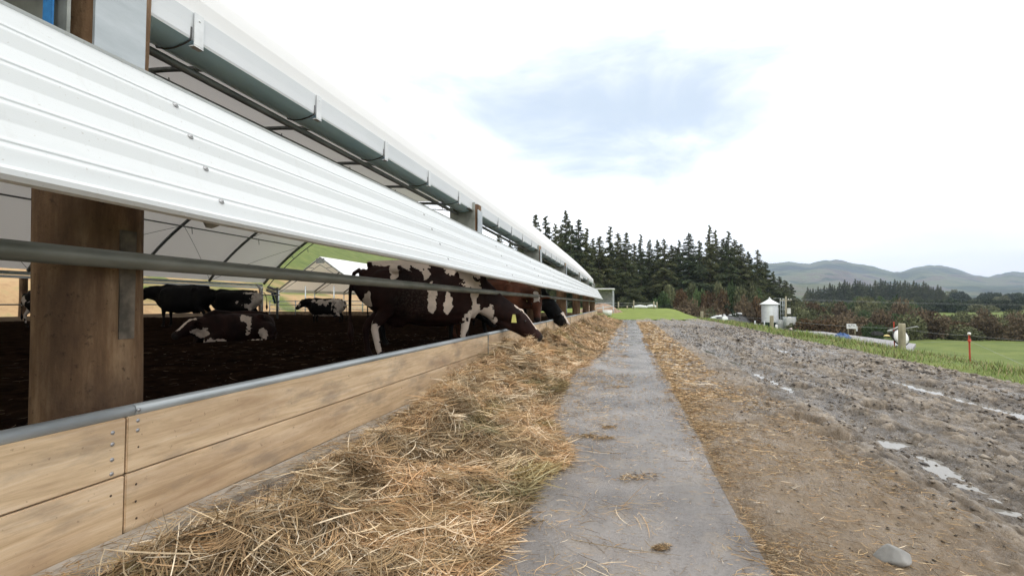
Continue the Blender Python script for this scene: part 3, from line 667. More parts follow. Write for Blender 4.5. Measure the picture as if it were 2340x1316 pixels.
# clamps
for k in range(0, 7): under(MB().box((-2.118, Y0 + BAY * k + .0, EYE + .165), (-2.03, Y0 + BAY * k + .05, EYE + .195)).build('clamp', railm), nr)

# feed barrier: boards on edge, tube on top
fb = empty('feed_barrier', (-2.0, 1.55, 0), 'two high pine board feed barrier capped with a galvanised pipe', 'barrier')
board = mat('pine_board', (.55, .4, .25), .75, spec=.25); g = G(board)
oi = g.n('ShaderNodeObjectInfo'); cx = g.n('ShaderNodeCombineXYZ'); g.t.links.new(g.math('MULTIPLY', oi.outputs['Random'], 37.0), cx.inputs[2])
va = g.n('ShaderNodeVectorMath', operation='ADD'); tco = g.n('ShaderNodeTexCoord'); g.t.links.new(tco.outputs['Object'], va.inputs[0]); g.t.links.new(cx.outputs[0], va.inputs[1])
def mapd(s):
    m_ = g.n('ShaderNodeMapping'); m_.inputs['Scale'].default_value = s; g.t.links.new(va.outputs[0], m_.inputs[0]); return m_.outputs[0]
n1 = g.noise(mapd((1, .06, 1)), 22, 7, .65, 1.2); n2 = g.noise(mapd((1, .4, 1.4)), 2.6, 6, .6); n3 = g.noise(mapd((1, .12, 1)), 70, 3, .5)
c = g.ramp(n1, [(.3, (.48, .34, .20)), (.5, (.66, .49, .31)), (.72, (.76, .60, .42))])
c = g.mix(g.rng(n2, .48, .7, 0, .75), c, (.36, .235, .145)); c = g.mix(g.rng(g.noise(mapd((1, .5, 1.5)), 4, 6, .65), .52, .68, 0, .6), c, (.27, .215, .165)); c = g.mix(g.rng(g.noise(mapd((1, 1, 1)), 38, 3, .6), .66, .72, 0, .5), c, (.16, .10, .06))
vo = g.n('ShaderNodeTexVoronoi', feature='F1'); vo.inputs['Scale'].default_value = 2.1; g.t.links.new(mapd((0, .55, 1.1)), vo.inputs['Vector'])
c = g.mix(g.rng(vo.outputs['Distance'], .035, .06, .75, 0), c, (.22, .11, .05))
vr = g.n('ShaderNodeMath', operation='SINE'); g.t.links.new(g.math('MULTIPLY', vo.outputs['Distance'], 120.0), vr.inputs[0])
c = g.mix(g.math('MULTIPLY', g.rng(vo.outputs['Distance'], .06, .17, .4, 0), g.rng(vr.outputs[0], -1, 1, 0, 1)), c, (.35, .21, .11))
c = g.mix(g.rng(n3, .55, .75, 0, .35), c, (.38, .26, .16))
sp_ = g.n('ShaderNodeSeparateXYZ'); g.t.links.new(tco.outputs['Object'], sp_.inputs[0])
g.col(c); g.bump(g.math('ADD', n1, n3), .25, .004)
yj = 1.55; tubem = galv
for k in range(-2, 7):
    ya, yb = yj + BAY * (k - 1) + .0035, yj + BAY * k - .0035
    if k == 6: yb = 33.2
    if ya > 33: break
    for z0, z1 in ((.026, .2615), (.2675, .492)):
        ym = (ya + yb) / 2
        mb = MB(); xo = RNG.uniform(-.002, .002)
        mb.box((-.025 + xo, ya - ym, z0), (.025 + xo, yb - ym, z1), bev=.004)
        o = mb.build('board', board); o.parent = fb; o.location = (-.0, ym - 1.55, 0)
BM = MB().ell((0, 0, 0), (.005, .0085, .0085), 10, 6).me('bolt'); BM.materials.append(screw_m)
hole = nmat('dark_nail_hole', (.05, .03, .02), (.08, .05, .03), 9, .9, bump=0); HM = MB().ell((0, 0, 0), (.001, .005, .005), 8, 4).me('nail_hole'); HM.materials.append(hole)
for k in range(0, 5):
    y = yj + BAY * k
    for zz in ((.445, .40, .34, .285) if k == 0 else (.44, .33)): partcopy('bolt', BM, (-1.9745, y - .055, zz), fb)
    for zz in ((.47, .43) if k == 0 else (.44, .33)): partcopy('bolt', BM, (-1.9745, y + .045, zz), fb)
    partcopy('bolt', BM, (-1.964, y + .04, .515), fb)
    if k < 3:
        for a, zz in ((.05, .36), (-.055, .20), (.045, .21), (.045, .14), (.05, .07), (1.6, .43), (2.4, .37), (2.45, .2), (3.1, .2)): partcopy('nail_hole', HM, (-1.9745, y + a, zz), fb)
for k in range(-1, 7):
    ya = yj + .04 + BAY * (k - 1); yb = min(ya + BAY - .004, 33.2)
    o = MB().tube([(-2.0, ya, .512), (-2.0, yb, .512)], .0245, 18).build('top_pipe', tubem); under(o, fb)
for k in range(1, 7):   # post plates behind the boards
    y = yj + BAY * k; under(MB().box((-1.9745, y - .012, .03), (-1.966, y + .02, .50)).build('joint_strap', dull), fb)

# ------------------------------------------------------------------ cows
def coat(name, base, whitec=(.52, .45, .38), dirt=.5):
    m = mat(name, base, .7, spec=.12); g = G(m); co = g.coord()
    n1 = g.noise(co, 9, 5, .6); n2 = g.noise(co, 40, 4, .6); n3 = g.noise(co, 3.2, 4, .6)
    b = g.mix(g.rng(n3, .35, .65, 0, 1), base, tuple(x * .3 for x in base))
    f = g.math('ADD', g.attr('patch', True), g.math('MULTIPLY', g.math('SUBTRACT', n1, .5), 1.5))
    f = g.math('ADD', f, g.math('MULTIPLY', g.math('SUBTRACT', g.noise(co, 4.5, 3, .5), .5), 1.7))
    f = g.math('ADD', f, g.math('MULTIPLY', g.math('SUBTRACT', n2, .5), .18))
    wcol = g.mix(g.rng(n3, .45, .7, 0, dirt), whitec, tuple(x * .35 for x in whitec))
    c = g.mix(g.rng(f, -.03, .03, 0, 1), b, wcol)
    sp = g.math('MULTIPLY', g.attr('roan', True), g.rng(n2, .45, .75, 0, .4)); c = g.mix(sp, c, (.13, .11, .09))
    c = g.mix(g.attr('dark', True), c, (.02, .016, .014))
    g.col(c); g.bump(g.noise(g.coord(scale=(1, 1, .4)), 90, 3, .6), .3, .006); g.rgh(g.rng(n1, .3, .7, .5, .75)); return m
brown = coat('brown_pied_coat', (.026, .010, .0075), (.66, .55, .46), .3)
black = coat('black_pied_coat', (.006, .0055, .0055), (.55, .48, .42), .5)
red = coat('red_pied_coat', (.12, .043, .022), (.62, .55, .48), .3)
eye_m = mat('cow_eye', (.01, .008, .006), .08); tag_m = mat('yellow_ear_tag', (.72, .70, .22), .5)
def cow(label, mt, loc, head, s=1.0, lying=False, neck=None, hdir=None, patches=(), vox=.022, roan=(), tagged=0, leg=0.0, group='cows in the barn', tail=None, headroll=0, earc=1):
    """loc: ground point under the middle of the trunk; head: heading in degrees (0 = +X)"""
    mb = MB(); dz = -.60 if lying else 0
    T = [(-1.06, 1.17, .07, .10), (-1.02, 1.14, .15, .19), (-.94, 1.09, .215, .265), (-.75, 1.02, .265, .36), (-.5, .965, .295, .415), (-.2, .925, .335, .455), (.1, .915, .345, .465), (.33, .935, .31, .445), (.52, .985, .25, .40), (.68, 1.02, .19, .34), (.80, 1.03, .12, .24)]
    if lying: T = [(x, z + dz + .02, a * 1.14, b * .93) for x, z, a, b in T]
    mb.tube([(x, 0, z) for x, z, a, b in T], [(a, b) for x, z, a, b in T], 22, up=(0, 0, 1), pw=.86)
    mb.tube([(-.95, 0, 1.35 + dz), (-.4, 0, 1.375 + dz), (.1, 0, 1.36 + dz), (.5, 0, 1.395 + dz), (.75, 0, 1.30 + dz)], [.045, .06, .06, .075, .06], 10)
    neck = neck or [(.62, 0, 1.14), (.85, 0, 1.25), (1.08, 0, 1.36)]
    hd = Vector(hdir or (.8, 0, -.6)).normalized()
    neck = [Vector(p) + Vector((0, 0, dz)) for p in neck]
    k = len(neck)
    mb.tube([Vector((.42, 0, 1.05 + dz))] + neck, [(.20, .34)] + [(.165 - .055 * i / (k - 1), .26 - .105 * i / (k - 1)) for i in range(k)], 18, up=(0, 0, 1) if abs(hd.z) < .95 else (1, 0, 0), pw=.92)
    P = neck[-1]; up = Vector((0, 0, 1)); side = hd.cross(up).normalized(); hu = side.cross(hd).normalized()
    hs = [(-.06, .10, .13, .0), (.03, .115, .155, -.01), (.12, .122, .165, -.02), (.20, .112, .158, -.03), (.30, .09, .135, -.032), (.40, .076, .11, -.03), (.47, .082, .10, -.028), (.53, .08, .088, -.03), (.57, .055, .06, -.034)]
    mb.tube([P + hd * a + hu * d for a, b, c, d in hs], [(b, c) for a, b, c, d in hs], 18, up=tuple(hu), pw=.9)
    mb.ell(P + hd * .02 + hu * .115, (.07, .07, .045), 10, 6)                       # poll
    for sd in (1, -1):
        q = P + hd * .03 + side * sd * .08 + hu * .05
        pts = [q, q + side * sd * .08 - hd * .01 + hu * .01, q + side * sd * .17 - hd * .015, q + side * sd * .25 - hd * .01 - hu * .03 * earc]
        mb.tube(pts, [(.026, .026), (.022, .058), (.022, .062), (.014, .022)], 12, up=tuple((hd * .35 + hu).normalized()))
        mb.ell(P + hd * .165 + side * sd * .098 + hu * .035, (.028, .028, .028), 8, 6)
        mb.ell(P + hd * .50 + side * sd * .045 + hu * .02, (.028, .024, .026), 8, 6)
    mb.tube([P + hd * .28 - hu * .115, P + hd * .16 - hu * .135, neck[0] * .5 + P * .5 - Vector((0, 0, .24)), Vector((.72, 0, .80 + dz)), Vector((.55, 0, .62 + dz))], [.04, .06, .07, .085, .09], 10)   # jaw, dewlap, brisket
    E = mb.ell
    for sd in (1, -1):
        E((-.58, .235 * sd, 1.275 + dz), (.10, .07, .07)); E((-1.0, .09 * sd, 1.22 + dz), (.06, .05, .06)); E((.44, .20 * sd, 1.0 + dz), (.17, .10, .30)); E((-.72, .19 * sd, .98 + dz), (.25, .13, .30))
        if lying:
            E((-.62, .30 * sd, .32), (.36, .13, .22)); mb.tube([(-.55, .34 * sd, .18), (-.88, .36 * sd, .13), (-.5, .42 * sd, .07), (-.2, .42 * sd, .06)], [.12, .07, .05, .05], 10)
            mb.tube([(.45, .24 * sd, .32), (.82, .2 * sd, .14), (.86, .2 * sd, .09), (.5, .24 * sd, .055), (.42, .24 * sd, .05)], [.12, .075, .065, .045, .05], 10)
        else:
            st = leg * sd
            mb.tube([(.46, .17 * sd, 1.0), (.44, .185 * sd, .80), (.47 + st * .3, .175 * sd, .60), (.475 + st * .6, .17 * sd, .42), (.465 + st * .8, .17 * sd, .36), (.46 + st, .17 * sd, .14), (.485 + st, .17 * sd, .07), (.50 + st, .17 * sd, .0)], [(.11, .15), (.085, .115), (.06, .075), (.05, .055), (.043, .045), (.036, .038), (.048, .05), (.062, .065)], 14, up=(1, 0, 0))
            mb.tube([(-.74, .17 * sd, 1.05), (-.66, .20 * sd, .82), (-.72, .19 * sd, .66), (-.88 - st * .5, .175 * sd, .50), (-.90 - st * .6, .17 * sd, .44), (-.86 - st * .8, .17 * sd, .16), (-.82 - st, .17 * sd, .07), (-.80 - st, .17 * sd, 0)], [(.14, .20), (.115, .17), (.075, .105), (.045, .062), (.042, .05), (.036, .040), (.048, .05), (.06, .065)], 14, up=(1, 0, 0))
    if not lying: E((-.52, 0, .60), (.20, .15, .15)); [E((-.52 + a, .07 * b, .46), (.016, .016, .045), 6, 4) for a in (-.07, .07) for b in (1, -1)]
    tp = tail or [(-1.03, 0, 1.27), (-1.12, 0, 1.22), (-1.17, .01, 1.0), (-1.17, .02, .7), (-1.16, .02, .5)]
    tp = [Vector(p) + Vector((0, 0, dz)) for p in tp]
    if lying: tp = [(-1.03, 0, .66), (-1.13, .03, .45), (-1.15, .12, .2), (-1.0, .25, .1)]
    mb.tube(tp, [.04, .03, .026, .024, .028][:len(tp)], 8)
    e_ = Vector(tp[-1]); d_ = (e_ - Vector(tp[-2])).normalized(); mb.tube([e_ - d_ * .02, e_ + d_ * .12, e_ + d_ * .27], [.028, .05, .012], 8)
    root = empty('cow', loc, label, 'cow', group, R(head)); root.scale = (s, s, s)
    me = mb.me('raw'); tmp = bpy.data.objects.new('tmp', me); C.objects.link(tmp)
    a_ = tmp.modifiers.new('r', 'REMESH'); a_.mode = 'VOXEL'; a_.voxel_size = vox; a_.use_smooth_shade = True
    b_ = tmp.modifiers.new('s', 'SMOOTH'); b_.factor = .5; b_.iterations = 5
    dg = bpy.context.evaluated_depsgraph_get(); dg.update()
    me2 = bpy.data.meshes.new_from_object(tmp.evaluated_get(dg)); bpy.data.objects.remove(tmp); bpy.data.meshes.remove(me)
    n = len(me2.vertices); co = np.empty(n * 3, np.float32); me2.vertices.foreach_get('co', co); co = co.reshape(-1, 3)
    # slack skin: hollows of the flank and ribs
    pt = np.full(n, -1.0); rn = np.zeros(n)
    for c_, r_ in patches:
        if len(c_) == 4: c3, sy = np.array(c_[:3]), c_[3]
        else: c3, sy = np.array(c_), 0
        d = 1 - np.sqrt((((co - c3) / np.array(r_)) ** 2).sum(1))
        pt = np.maximum(pt, d)
    for c_, r_ in roan: rn = np.maximum(rn, np.clip(1.5 * (1 - np.sqrt((((co - np.array(c_)) / np.array(r_)) ** 2).sum(1))), 0, 1))
    # face blaze in head coordinates
    h3, s3, u3 = np.array(hd), np.array(side), np.array(hu); q = co - np.array(P)
    a, b, c = q @ h3, q @ s3, q @ u3
    on = (a > -.12) & (np.abs(b) < .16) & (np.abs(c) < .2)
    blz = root_blaze.get(label)
    if blz:
        w0, a0_, a1_ = blz; d = (1 - np.abs(b) / w0) * 1.0; d = np.minimum(d, (a - a0_) * 9); d = np.minimum(d, (a1_ - a) * 9); d = np.where(c > .03, d, -1); pt = np.where(on, np.maximum(pt, d), pt)
    dk = np.where(on, ss(.485, .52, a), 0); dk = np.maximum(dk, 0 if lying else ss(.09, .05, co[:, 2]))
    for nm, arr in (('patch', pt), ('dark', dk), ('roan', rn)):
        at_ = me2.attributes.new(nm, 'FLOAT', 'POINT'); at_.data.foreach_set('value', arr.astype(np.float32))
    me2.name = 'body'; me2.polygons.foreach_set('use_smooth', np.ones(len(me2.polygons), bool)); me2.materials.clear()
    link('body', me2, mt, root)
    for sd in (1, -1):
        MB().ell(P + hd * .165 + side * sd * .117 + hu * .035, (.017, .017, .017), 12, 8).build('eye', eye_m, root)
    if tagged:
        for sd in ((1, -1) if tagged == 2 else (tagged if tagged in (-1, 1) else 1,)):
            q = P - hd * .05 + side * sd * .17 + hu * .0
            tb = MB(); zz = Vector((0, 0, 1)); o1 = (side * .45 + Vector((hd.x, hd.y, 0)).normalized() * .8).normalized() * .042; nn = o1.cross(zz).normalized() * .004
            pl_ = [q + o1 * .45, q + o1 * .7 - zz * .045, q + o1 - zz * .125, q - o1 - zz * .125, q - o1 * .7 - zz * .045, q - o1 * .45]
            off = side * sd * .03
            tb.add([p + off - nn for p in pl_] + [p + off + nn for p in pl_], [tuple(range(6)), tuple(range(11, 5, -1))] + [(i, (i + 1) % 6, (i + 1) % 6 + 6, i + 6) for i in range(6)])
            tb.build('ear_tag', tag_m, root)
    return root
root_blaze = {}
LA = 'brown and white cow reaching over the barrier to eat hay'
root_blaze[LA] = (.05, -.08, .44)
cow(LA, brown, (-2.86, 6.84, .14), 34, 1.03, neck=[(.66, 0, .96), (.97, 0, .74), (1.27, 0, .60)], hdir=(.76, -.14, -.63), vox=.015, tagged=1, leg=.08,
    patches=[((-.60, -.05, 1.40), (.34, .26, .10)), ((-.62, -.26, 1.28), (.07, .08, .12)), ((-.22, -.12, 1.36), (.13, .26, .12)), ((-.16, -.30, 1.22), (.05, .1, .12)), ((.46, -.22, 1.25), (.16, .16, .26)), ((.28, -.2, 1.34), (.20, .2, .10)), ((.60, -.22, 1.02), (.10, .16, .14)), ((.54, -.28, .95), (.06, .15, .26)), ((-.1, -.34, .85), (.07, .12, .26)), ((.14, -.34, .80), (.06, .1, .14)),
             ((.60, -.22, .62), (.13, .2, .16)), ((.75, 0, .62), (.22, .2, .12)), ((.48, -.17, .45), (.12, .12, .2)), ((-.95, -.17, .75), (.05, .14, .20)), ((-.86, -.2, .3), (.1, .1, .22))],
    roan=[((-.30, -.35, .86), (.42, .3, .42))])
LB = 'red brown cow with white forehead facing the lane beside the eating cow'
root_blaze[LB] = (.07, -.1, .16)
cow(LB, red, (-3.14, 11.05, .10), 0, 1.02, neck=[(.62, 0, 1.08), (.85, -.02, 1.06), (1.07, -.06, .97)], hdir=(.12, -.42, -.90), vox=.02, tagged=1, patches=[((-.2, -.2, 1.3), (.08, .4, .25)), ((1.0, 0, 1.0), (.0, .0, .0))], earc=.2)
LC = 'black cow with white blaze eating hay behind the red brown cow'
root_blaze[LC] = (.075, .02, .42)
cow(LC, black, (-2.98, 13.0, .10), 14, 1.03, neck=[(.66, 0, .96), (.90, -.02, .76), (1.12, -.05, .52)], hdir=(.62, -.20, -.74), vox=.022, patches=[])
cow('black cow standing head down next to the red brown cow', black, (-4.0, 9.25, .1), 24, 1.02, neck=[(.62, 0, 1.10), (.85, 0, .98), (1.02, 0, .80)], hdir=(.7, .1, -.7), vox=.028, patches=[])
# standing black cow and pied cow in the middle of the barn
p = at(415, 17.6, .12); cow('solid black cow standing behind the lying cow', black, p, 193, 1.08, neck=[(.62, 0, 1.14), (.85, .05, 1.2), (1.05, .1, 1.22)], vox=.028, group='cows in the barn', patches=[])
p = at(533, 18.8, .12); cow('black cow with pale mottled hindquarters and curled tail', black, p, 196, .98, vox=.026, tail=[(-1.03, 0, 1.27), (-1.10, .0, 1.34), (-1.22, .0, 1.30), (-1.30, 0, 1.1), (-1.31, 0, .85)],
    patches=[((-1.0, .0, 1.0), (.20, .4, .40)), ((-.78, .2, .78), (.22, .25, .14)), ((-.72, .28, 1.28), (.14, .2, .05)), ((-.3, .3, .9), (.05, .1, .06))], roan=[((-.35, .33, .8), (.4, .2, .25))])
LG = 'brown and white cow lying down facing left on the bedding'
root_blaze[LG] = (.05, -.06, .44)
p = at(536, 11.2, .05); cow(LG, brown, p, 256, .90, lying=True, neck=[(.66, 0, 1.02), (.86, .03, 1.10), (1.02, .06, 1.12)], hdir=(.82, .10, -.42), vox=.018,
    patches=[((-.12, .3, .62), (.15, .25, .10)), ((-.16, .34, .46), (.08, .2, .20)), ((-.55, .42, .25), (.11, .15, .16)), ((.72, .2, .08), (.2, .14, .12)), ((.5, .25, .05), (.16, .12, .09)), ((.84, .05, .40), (.10, .16, .07)), ((1.02, .1, .36), (.14, .14, .06)), ((.86, .12, .30), (.12, .1, .12)), ((-.35, .4, .05), (.18, .1, .06))])
LH = 'black and white cow standing near the far end railing'
root_blaze[LH] = (.04, .1, .3)
p = at(742, 22.3, -.06); cow(LH, black, p, 190, .90, neck=[(.62, 0, 1.16), (.85, .0, 1.24), (1.05, .05, 1.26)], hdir=(.72, .1, -.62), vox=.026,
    patches=[((-.85, .2, 1.0), (.28, .3, .42)), ((-.55, .2, 1.33), (.3, .3, .10)), ((.15, .25, 1.25), (.2, .3, .14)), ((-.2, .3, 1.2), (.12, .2, .16)), ((.5, .2, 1.3), (.16, .3, .08)), ((-.1, .2, .55), (.5, .3, .06)), ((1.25, .1, 1.1), (.1, .2, .1))])
p = at(128, 17.8, .1); cow('black and white cow half hidden behind the near pole', black, p, 20, .98, neck=[(.62, 0, 1.12), (.85, .0, 1.15), (1.02, 0, 1.15)], vox=.032,
    patches=[((-.95, -.15, .95), (.20, .3, .28)), ((-.85, -.15, .5), (.2, .2, .3))])
def ord_(n):
    w1 = 'first second third fourth fifth sixth seventh eighth ninth tenth eleventh twelfth thirteenth fourteenth fifteenth sixteenth seventeenth eighteenth nineteenth'.split()
    if n <= 19: return w1[n - 1]
    t, u = divmod(n, 10); tn = {2: 'twent', 3: 'thirt', 4: 'fort', 5: 'fift', 6: 'sixt'}[t]
    return tn + ('ieth' if u == 0 else 'y-' + w1[u - 1])
# ------------------------------------------------------------------ end rails, brush, second barn
def pipe_panel(name, a, b, zs, label, cat, r=.025, posts=6, m_=None, group=None, h=1.25):
    A, B = Vector(a), Vector(b); root = empty(name, A, label, cat, group)
    for z in zs: MB().tube([(0, 0, z), B - A + Vector((0, 0, z))], r, 8).build('rail', m_ or galv, root)
    for i in range(posts):
        q = (B - A) * (i / (posts - 1)); MB().tube([q + Vector((0, 0, -.15)), q + Vector((0, 0, h))], r * 1.25, 8).build('post', m_ or galv, root)
    return root
pipe_panel('end_railing', (-27.5, 32.6, 0), (-4, 32.6, 0), (.55, .9, 1.2), 'grey pipe railing closing the far end of the barn', 'railing', .03, 11)
o = MB().box((-28, 32.72, -.1), (-3.5, 32.78, .38)).build('kick_board', bwood); tag(o, 'low brown board wall under the far end railing', 'board wall')
p = at(597, 26.5, 0)
ho = MB().tube([(p.x + .05, p.y, 0), (p.x + .05, p.y, 1.3), (p.x, p.y, 1.7), (p.x - .25, p.y, 2.0), (p.x - .3, p.y, 2.05)], .07, 10).tube([(p.x, p.y, 1.45), (p.x + 1.2, p.y, 1.45)], .03, 8).build('hoop_pipe', nmat('pale_steel', (.42, .43, .42), (.5, .5, .49), 6, .5, .3, bump=0)); tag(ho, 'bent pale pipe hoop by the far end pole', 'pipe hoop')
p = at(622, 27.5, 0); br = empty('cow_brush', p, 'grooming brush with white and blue bristles on a post by the hoop', 'cow brush')
MB().tube([(.35, 0, 0), (.35, 0, 1.9)], .06, 8).build('post', frame_m, br); MB().tube([(0, 0, 1.85), (.35, 0, 1.85)], .03, 8).build('arm', frame_m, br)
wb = mat('white_bristle', (.6, .6, .6), .9); bb = mat('blue_bristle', (.05, .12, .22), .9)
def bristle(c, ax, ln, r, m_):
    n = 1400; a = RNG.uniform(0, 6.28, n); t = RNG.uniform(-.5, .5, n); c = np.array(c); ax = np.array(Vector(ax).normalized()); s1 = np.array(Vector(ax).orthogonal().normalized()); s2 = np.cross(ax, s1)
    d = np.cos(a)[:, None] * s1 + np.sin(a)[:, None] * s2; b0 = c + ax * (t * ln)[:, None]; rr = r * RNG.uniform(.85, 1.1, n)[:, None]; w_ = ax * .008
    v = np.stack([b0 + d * .02, b0 + d * rr - w_, b0 + d * rr + w_], 1).reshape(-1, 3); return mesh_np('bristles', v, np.arange(n * 3).reshape(-1, 3), m_, br)
bristle((-.05, 0, 1.75), (1, 0, -.35), .55, .17, wb); bristle((.2, 0, 1.3), (.35, 0, -1), .6, .14, bb)

b2 = empty('second_barn', (-33.2, 47, 0), 'smaller white gabled barn with open steel frame beyond the cattle barn', 'barn')
wr = fab
GHW, EZ, AZ2 = 5.3, 2.65, 6.25
Lb = 26
mb = MB().add([(-GHW, 0, EZ), (0, 0, AZ2), (GHW, 0, EZ), (-GHW, Lb, EZ), (0, Lb, AZ2), (GHW, Lb, EZ)], [(0, 1, 4, 3), (1, 2, 5, 4)]); mb.build('roof', fab, b2)
for yy in np.linspace(0.03, Lb - .1, 5):
    mb = MB(); mb.tube([(-GHW, yy, EZ - .05), (0, yy, AZ2 - .12), (GHW, yy, EZ - .05)], .09, 6); mb.tube([(-GHW, yy, EZ - .4), (-GHW * .5, yy, (EZ + AZ2) / 2 - .7), (0, yy, AZ2 - .9), (GHW * .5, yy, (EZ + AZ2) / 2 - .7), (GHW, yy, EZ - .4)], .04, 5)
    for s_ in (-1, 1):
        for q_ in (.3, .6): mb.tube([(s_ * GHW * q_, yy, AZ2 - (AZ2 - EZ) * q_ - .1), (s_ * GHW * (q_ - .15), yy, AZ2 - (AZ2 - EZ) * (q_ - .15) - .75)], .035, 5)
    if yy < 1: mb.box((-.5, yy - .05, AZ2 - .75), (.5, yy + .05, AZ2 - .2))
    mb.build('truss', frame_m, b2)
    for x_ in (-GHW, GHW): MB().tube([(x_, yy, -.2), (x_, yy, EZ)], .07, 8).build('column', galv, b2)
for x_ in (-1.8, 1.8): MB().tube([(x_, 0, -.2), (x_, 0, EZ + .3)], .07, 8).build('column', galv, b2)
ssh = nmat('corrugated_curtain', (.30, .33, .35), (.45, .48, .50), 3, .5, .3, st=(1, 1, 6), bump=.2)
MB().box((-GHW + .1, Lb - .2, 1.2), (GHW - .1, Lb - .15, 2.1)).build('wall_sheet', ssh, b2)
MB().box((-GHW - .05, 0, EZ - .35), (-GHW - .0, Lb, EZ)).build('side_curtain', white, b2); MB().box((GHW, 0, EZ - .35), (GHW + .05, Lb, EZ)).build('side_curtain', white, b2)
for z_ in (.6, 1.15): MB().tube([(-GHW, 0, z_), (GHW, 0, z_)], .03, 6).build('gate_rail', galv, b2)

# ------------------------------------------------------------------ small shelter, dirt pile, bits by the mound
p = at(1384, 44, 0); sh = empty('small_shelter', (p.x, p.y, .25), 'small flat roofed metal shelter beyond the end of the cattle barn', 'shelter')
mb = MB().box((-1.1, -1.2, 2.02), (.82, 1.2, 2.12)); mb.build('roof', white, sh)
for x_, y_ in ((-.95, -1.1), (.7, -1.1), (-.95, 1.1), (.7, 1.1)): MB().box((x_ - .04, y_ - .04, -.3), (x_ + .04, y_ + .04, 2.02)).build('post', galv, sh)
cor = MB(); 
for i in range(15): cor.box((-.9 + i * .107, 1.0 + (.02 if i % 2 else 0), .0), (-.9 + i * .107 + .1, 1.03 + (.02 if i % 2 else 0), 2.0))
cor.build('wall_sheet', nmat('grey_sheet', (.22, .23, .24), (.32, .33, .34), 5, .5, .2, bump=0), sh)
for z_ in (.55, .8): MB().tube([(-.95, -1.1, z_), (.7, -1.1, z_)], .025, 6).build('rail', galv, sh)
def lump(name, c, r, m_, label, cat, seed=1, n=40, rough=.12):
    v = []; f = []
    for i in range(n // 2 + 1):
        th = math.pi / 2 * i / (n // 2)
        for j in range(n):
            a = 2 * math.pi * j / n; q = 1 + rough * 2 * float(fbm(math.cos(a) * 2 + seed, math.sin(a) * 2 + th * 3, 4, seed))
            v.append((c[0] + r[0] * math.sin(th) * math.cos(a) * q, c[1] + r[1] * math.sin(th) * math.sin(a) * q, c[2] + r[2] * math.cos(th) ** 1.2 * q))
    for i in range(n // 2):
        for j in range(n): f.append((i * n + j, (i + 1) * n + j, (i + 1) * n + (j + 1) % n, i * n + (j + 1) % n))
    o = MB().add(v, f, True).build(name, m_); return tag(o, label, cat) if label else o
dirt = nmat('dug_soil', (.20, .13, .085), (.34, .24, .17), 2.5, .9, bump=.8, bd=.05)
p = at(1384, 41, 0); lump('soil_pile', (p.x - .6, p.y, -.05), (1.9, 2.2, 1.0), dirt, 'low pile of brown soil in front of the small shelter', 'soil pile', 3)
p = at(1388, 35.5, 0); bk = MB().lathe([(.0, .1), (.3, .1), (.36, .5), (.34, .5), (.28, .13), (0, .13)], (p.x, p.y, .02)); o = bk.build('feed_tub', mat('white_plastic', (.68, .68, .66), .5)); tag(o, 'white plastic feed tub lying at the end of the barn', 'tub')
wp = mat('white_plastic_wrap', (.66, .68, .68), .45)
for i, (x_, l_, g_) in enumerate([(1462, .85, -.12), (1489, .6, -.1)]):
    p = at(x_, 56, 0); z_ = float(terrain(p.x, p.y)); q = MB().tube([(-l_, 0, .22), (-l_ * .7, 0, .28), (0, .1, .32), (l_ * .7, 0, .27), (l_, 0, .22)], [.08, .16, .2, .17, .08], 14)
    o = q.build('wrapped_roll', wp); o.location = (p.x, p.y, z_ + .05 + g_); tag(o, ['long white plastic roll lying on the crest of the green mound', 'short white plastic roll at the right end of the green mound crest'][i], 'plastic roll')
# ------------------------------------------------------------------ fences
pw = nmat('grey_fence_timber', (.20, .18, .12), (.34, .31, .22), 14, .9, st=(1, 1, .2), bump=.5, bd=.01)
fen = empty('wire_fence', (6.5, 14, 0), 'wire fence with weathered wooden posts along the grass verge', 'fence')
fp = [(2058, 11.8, .48, .075, ), (1762, 22.3, .42, .085), (1603, 31, .50, .09)]
tops = []
for i, (x_, d_, zt_p, r_) in enumerate(fp):
    p = at(x_, d_, 0); mb = MB().tube([(p.x - .02, p.y, -1.3), (p.x + .01, p.y, zt_p - .02), (p.x + .01, p.y, zt_p)], [r_ * 1.05, r_, r_ * .9], 14)
    o = under(mb.build('post', pw), fen); tops.append(Vector((p.x, p.y, zt_p)))
red_m = nmat('red_standard', (.45, .04, .02), (.6, .08, .04), 20, .6, bump=.1)
wire2 = nmat('galvanised_wire', (.30, .31, .30), (.42, .43, .42), 9, .5, .3, bump=0)
def sagw(a, b, s_=.04, n=10): return [a + (b - a) * (i / n) - Vector((0, 0, s_ * 4 * (i / n) * (1 - i / n))) for i in range(n + 1)]
stds = []
for i, (x_, d_, zt_p, lb) in enumerate([(2212, 9.45, .36, 'red fence standard with insulator nearest the right edge of the verge'), (2041, 12.3, .50, 'thin red fence standard just left of the wooden post')]):
    p = at(x_, d_, 0); rt = empty('fence_standard', (p.x, p.y, 0), lb, 'fence standard', 'red standards in the verge'); stds.append(p)
    MB().box((-.012, -.004, -.9), (.012, .004, zt_p)).box((-.004, -.004, -.9), (.004, .022, zt_p)).build('stake', red_m, rt)
    if i == 0:
        MB().lathe([(0, 0), (.022, 0), (.03, .02), (.022, .045), (.012, .05), (0, .05)], (0, 0, zt_p - .01), 12).build('insulator', mat('white_insulator', (.7, .68, .66), .4), rt)
        MB().lathe([(.02, -.03), (.028, 0), (.02, .03)], (0, 0, zt_p - .12), 12).build('insulator', red_m, rt)
A = stds[0]; far_r = at(2700, 7.2, .30)
def wire(a, b, r_=.002, s_=.03): under(MB().tube(sagw(Vector(a), Vector(b), s_), r_, 5).build('wire', wire2), fen)
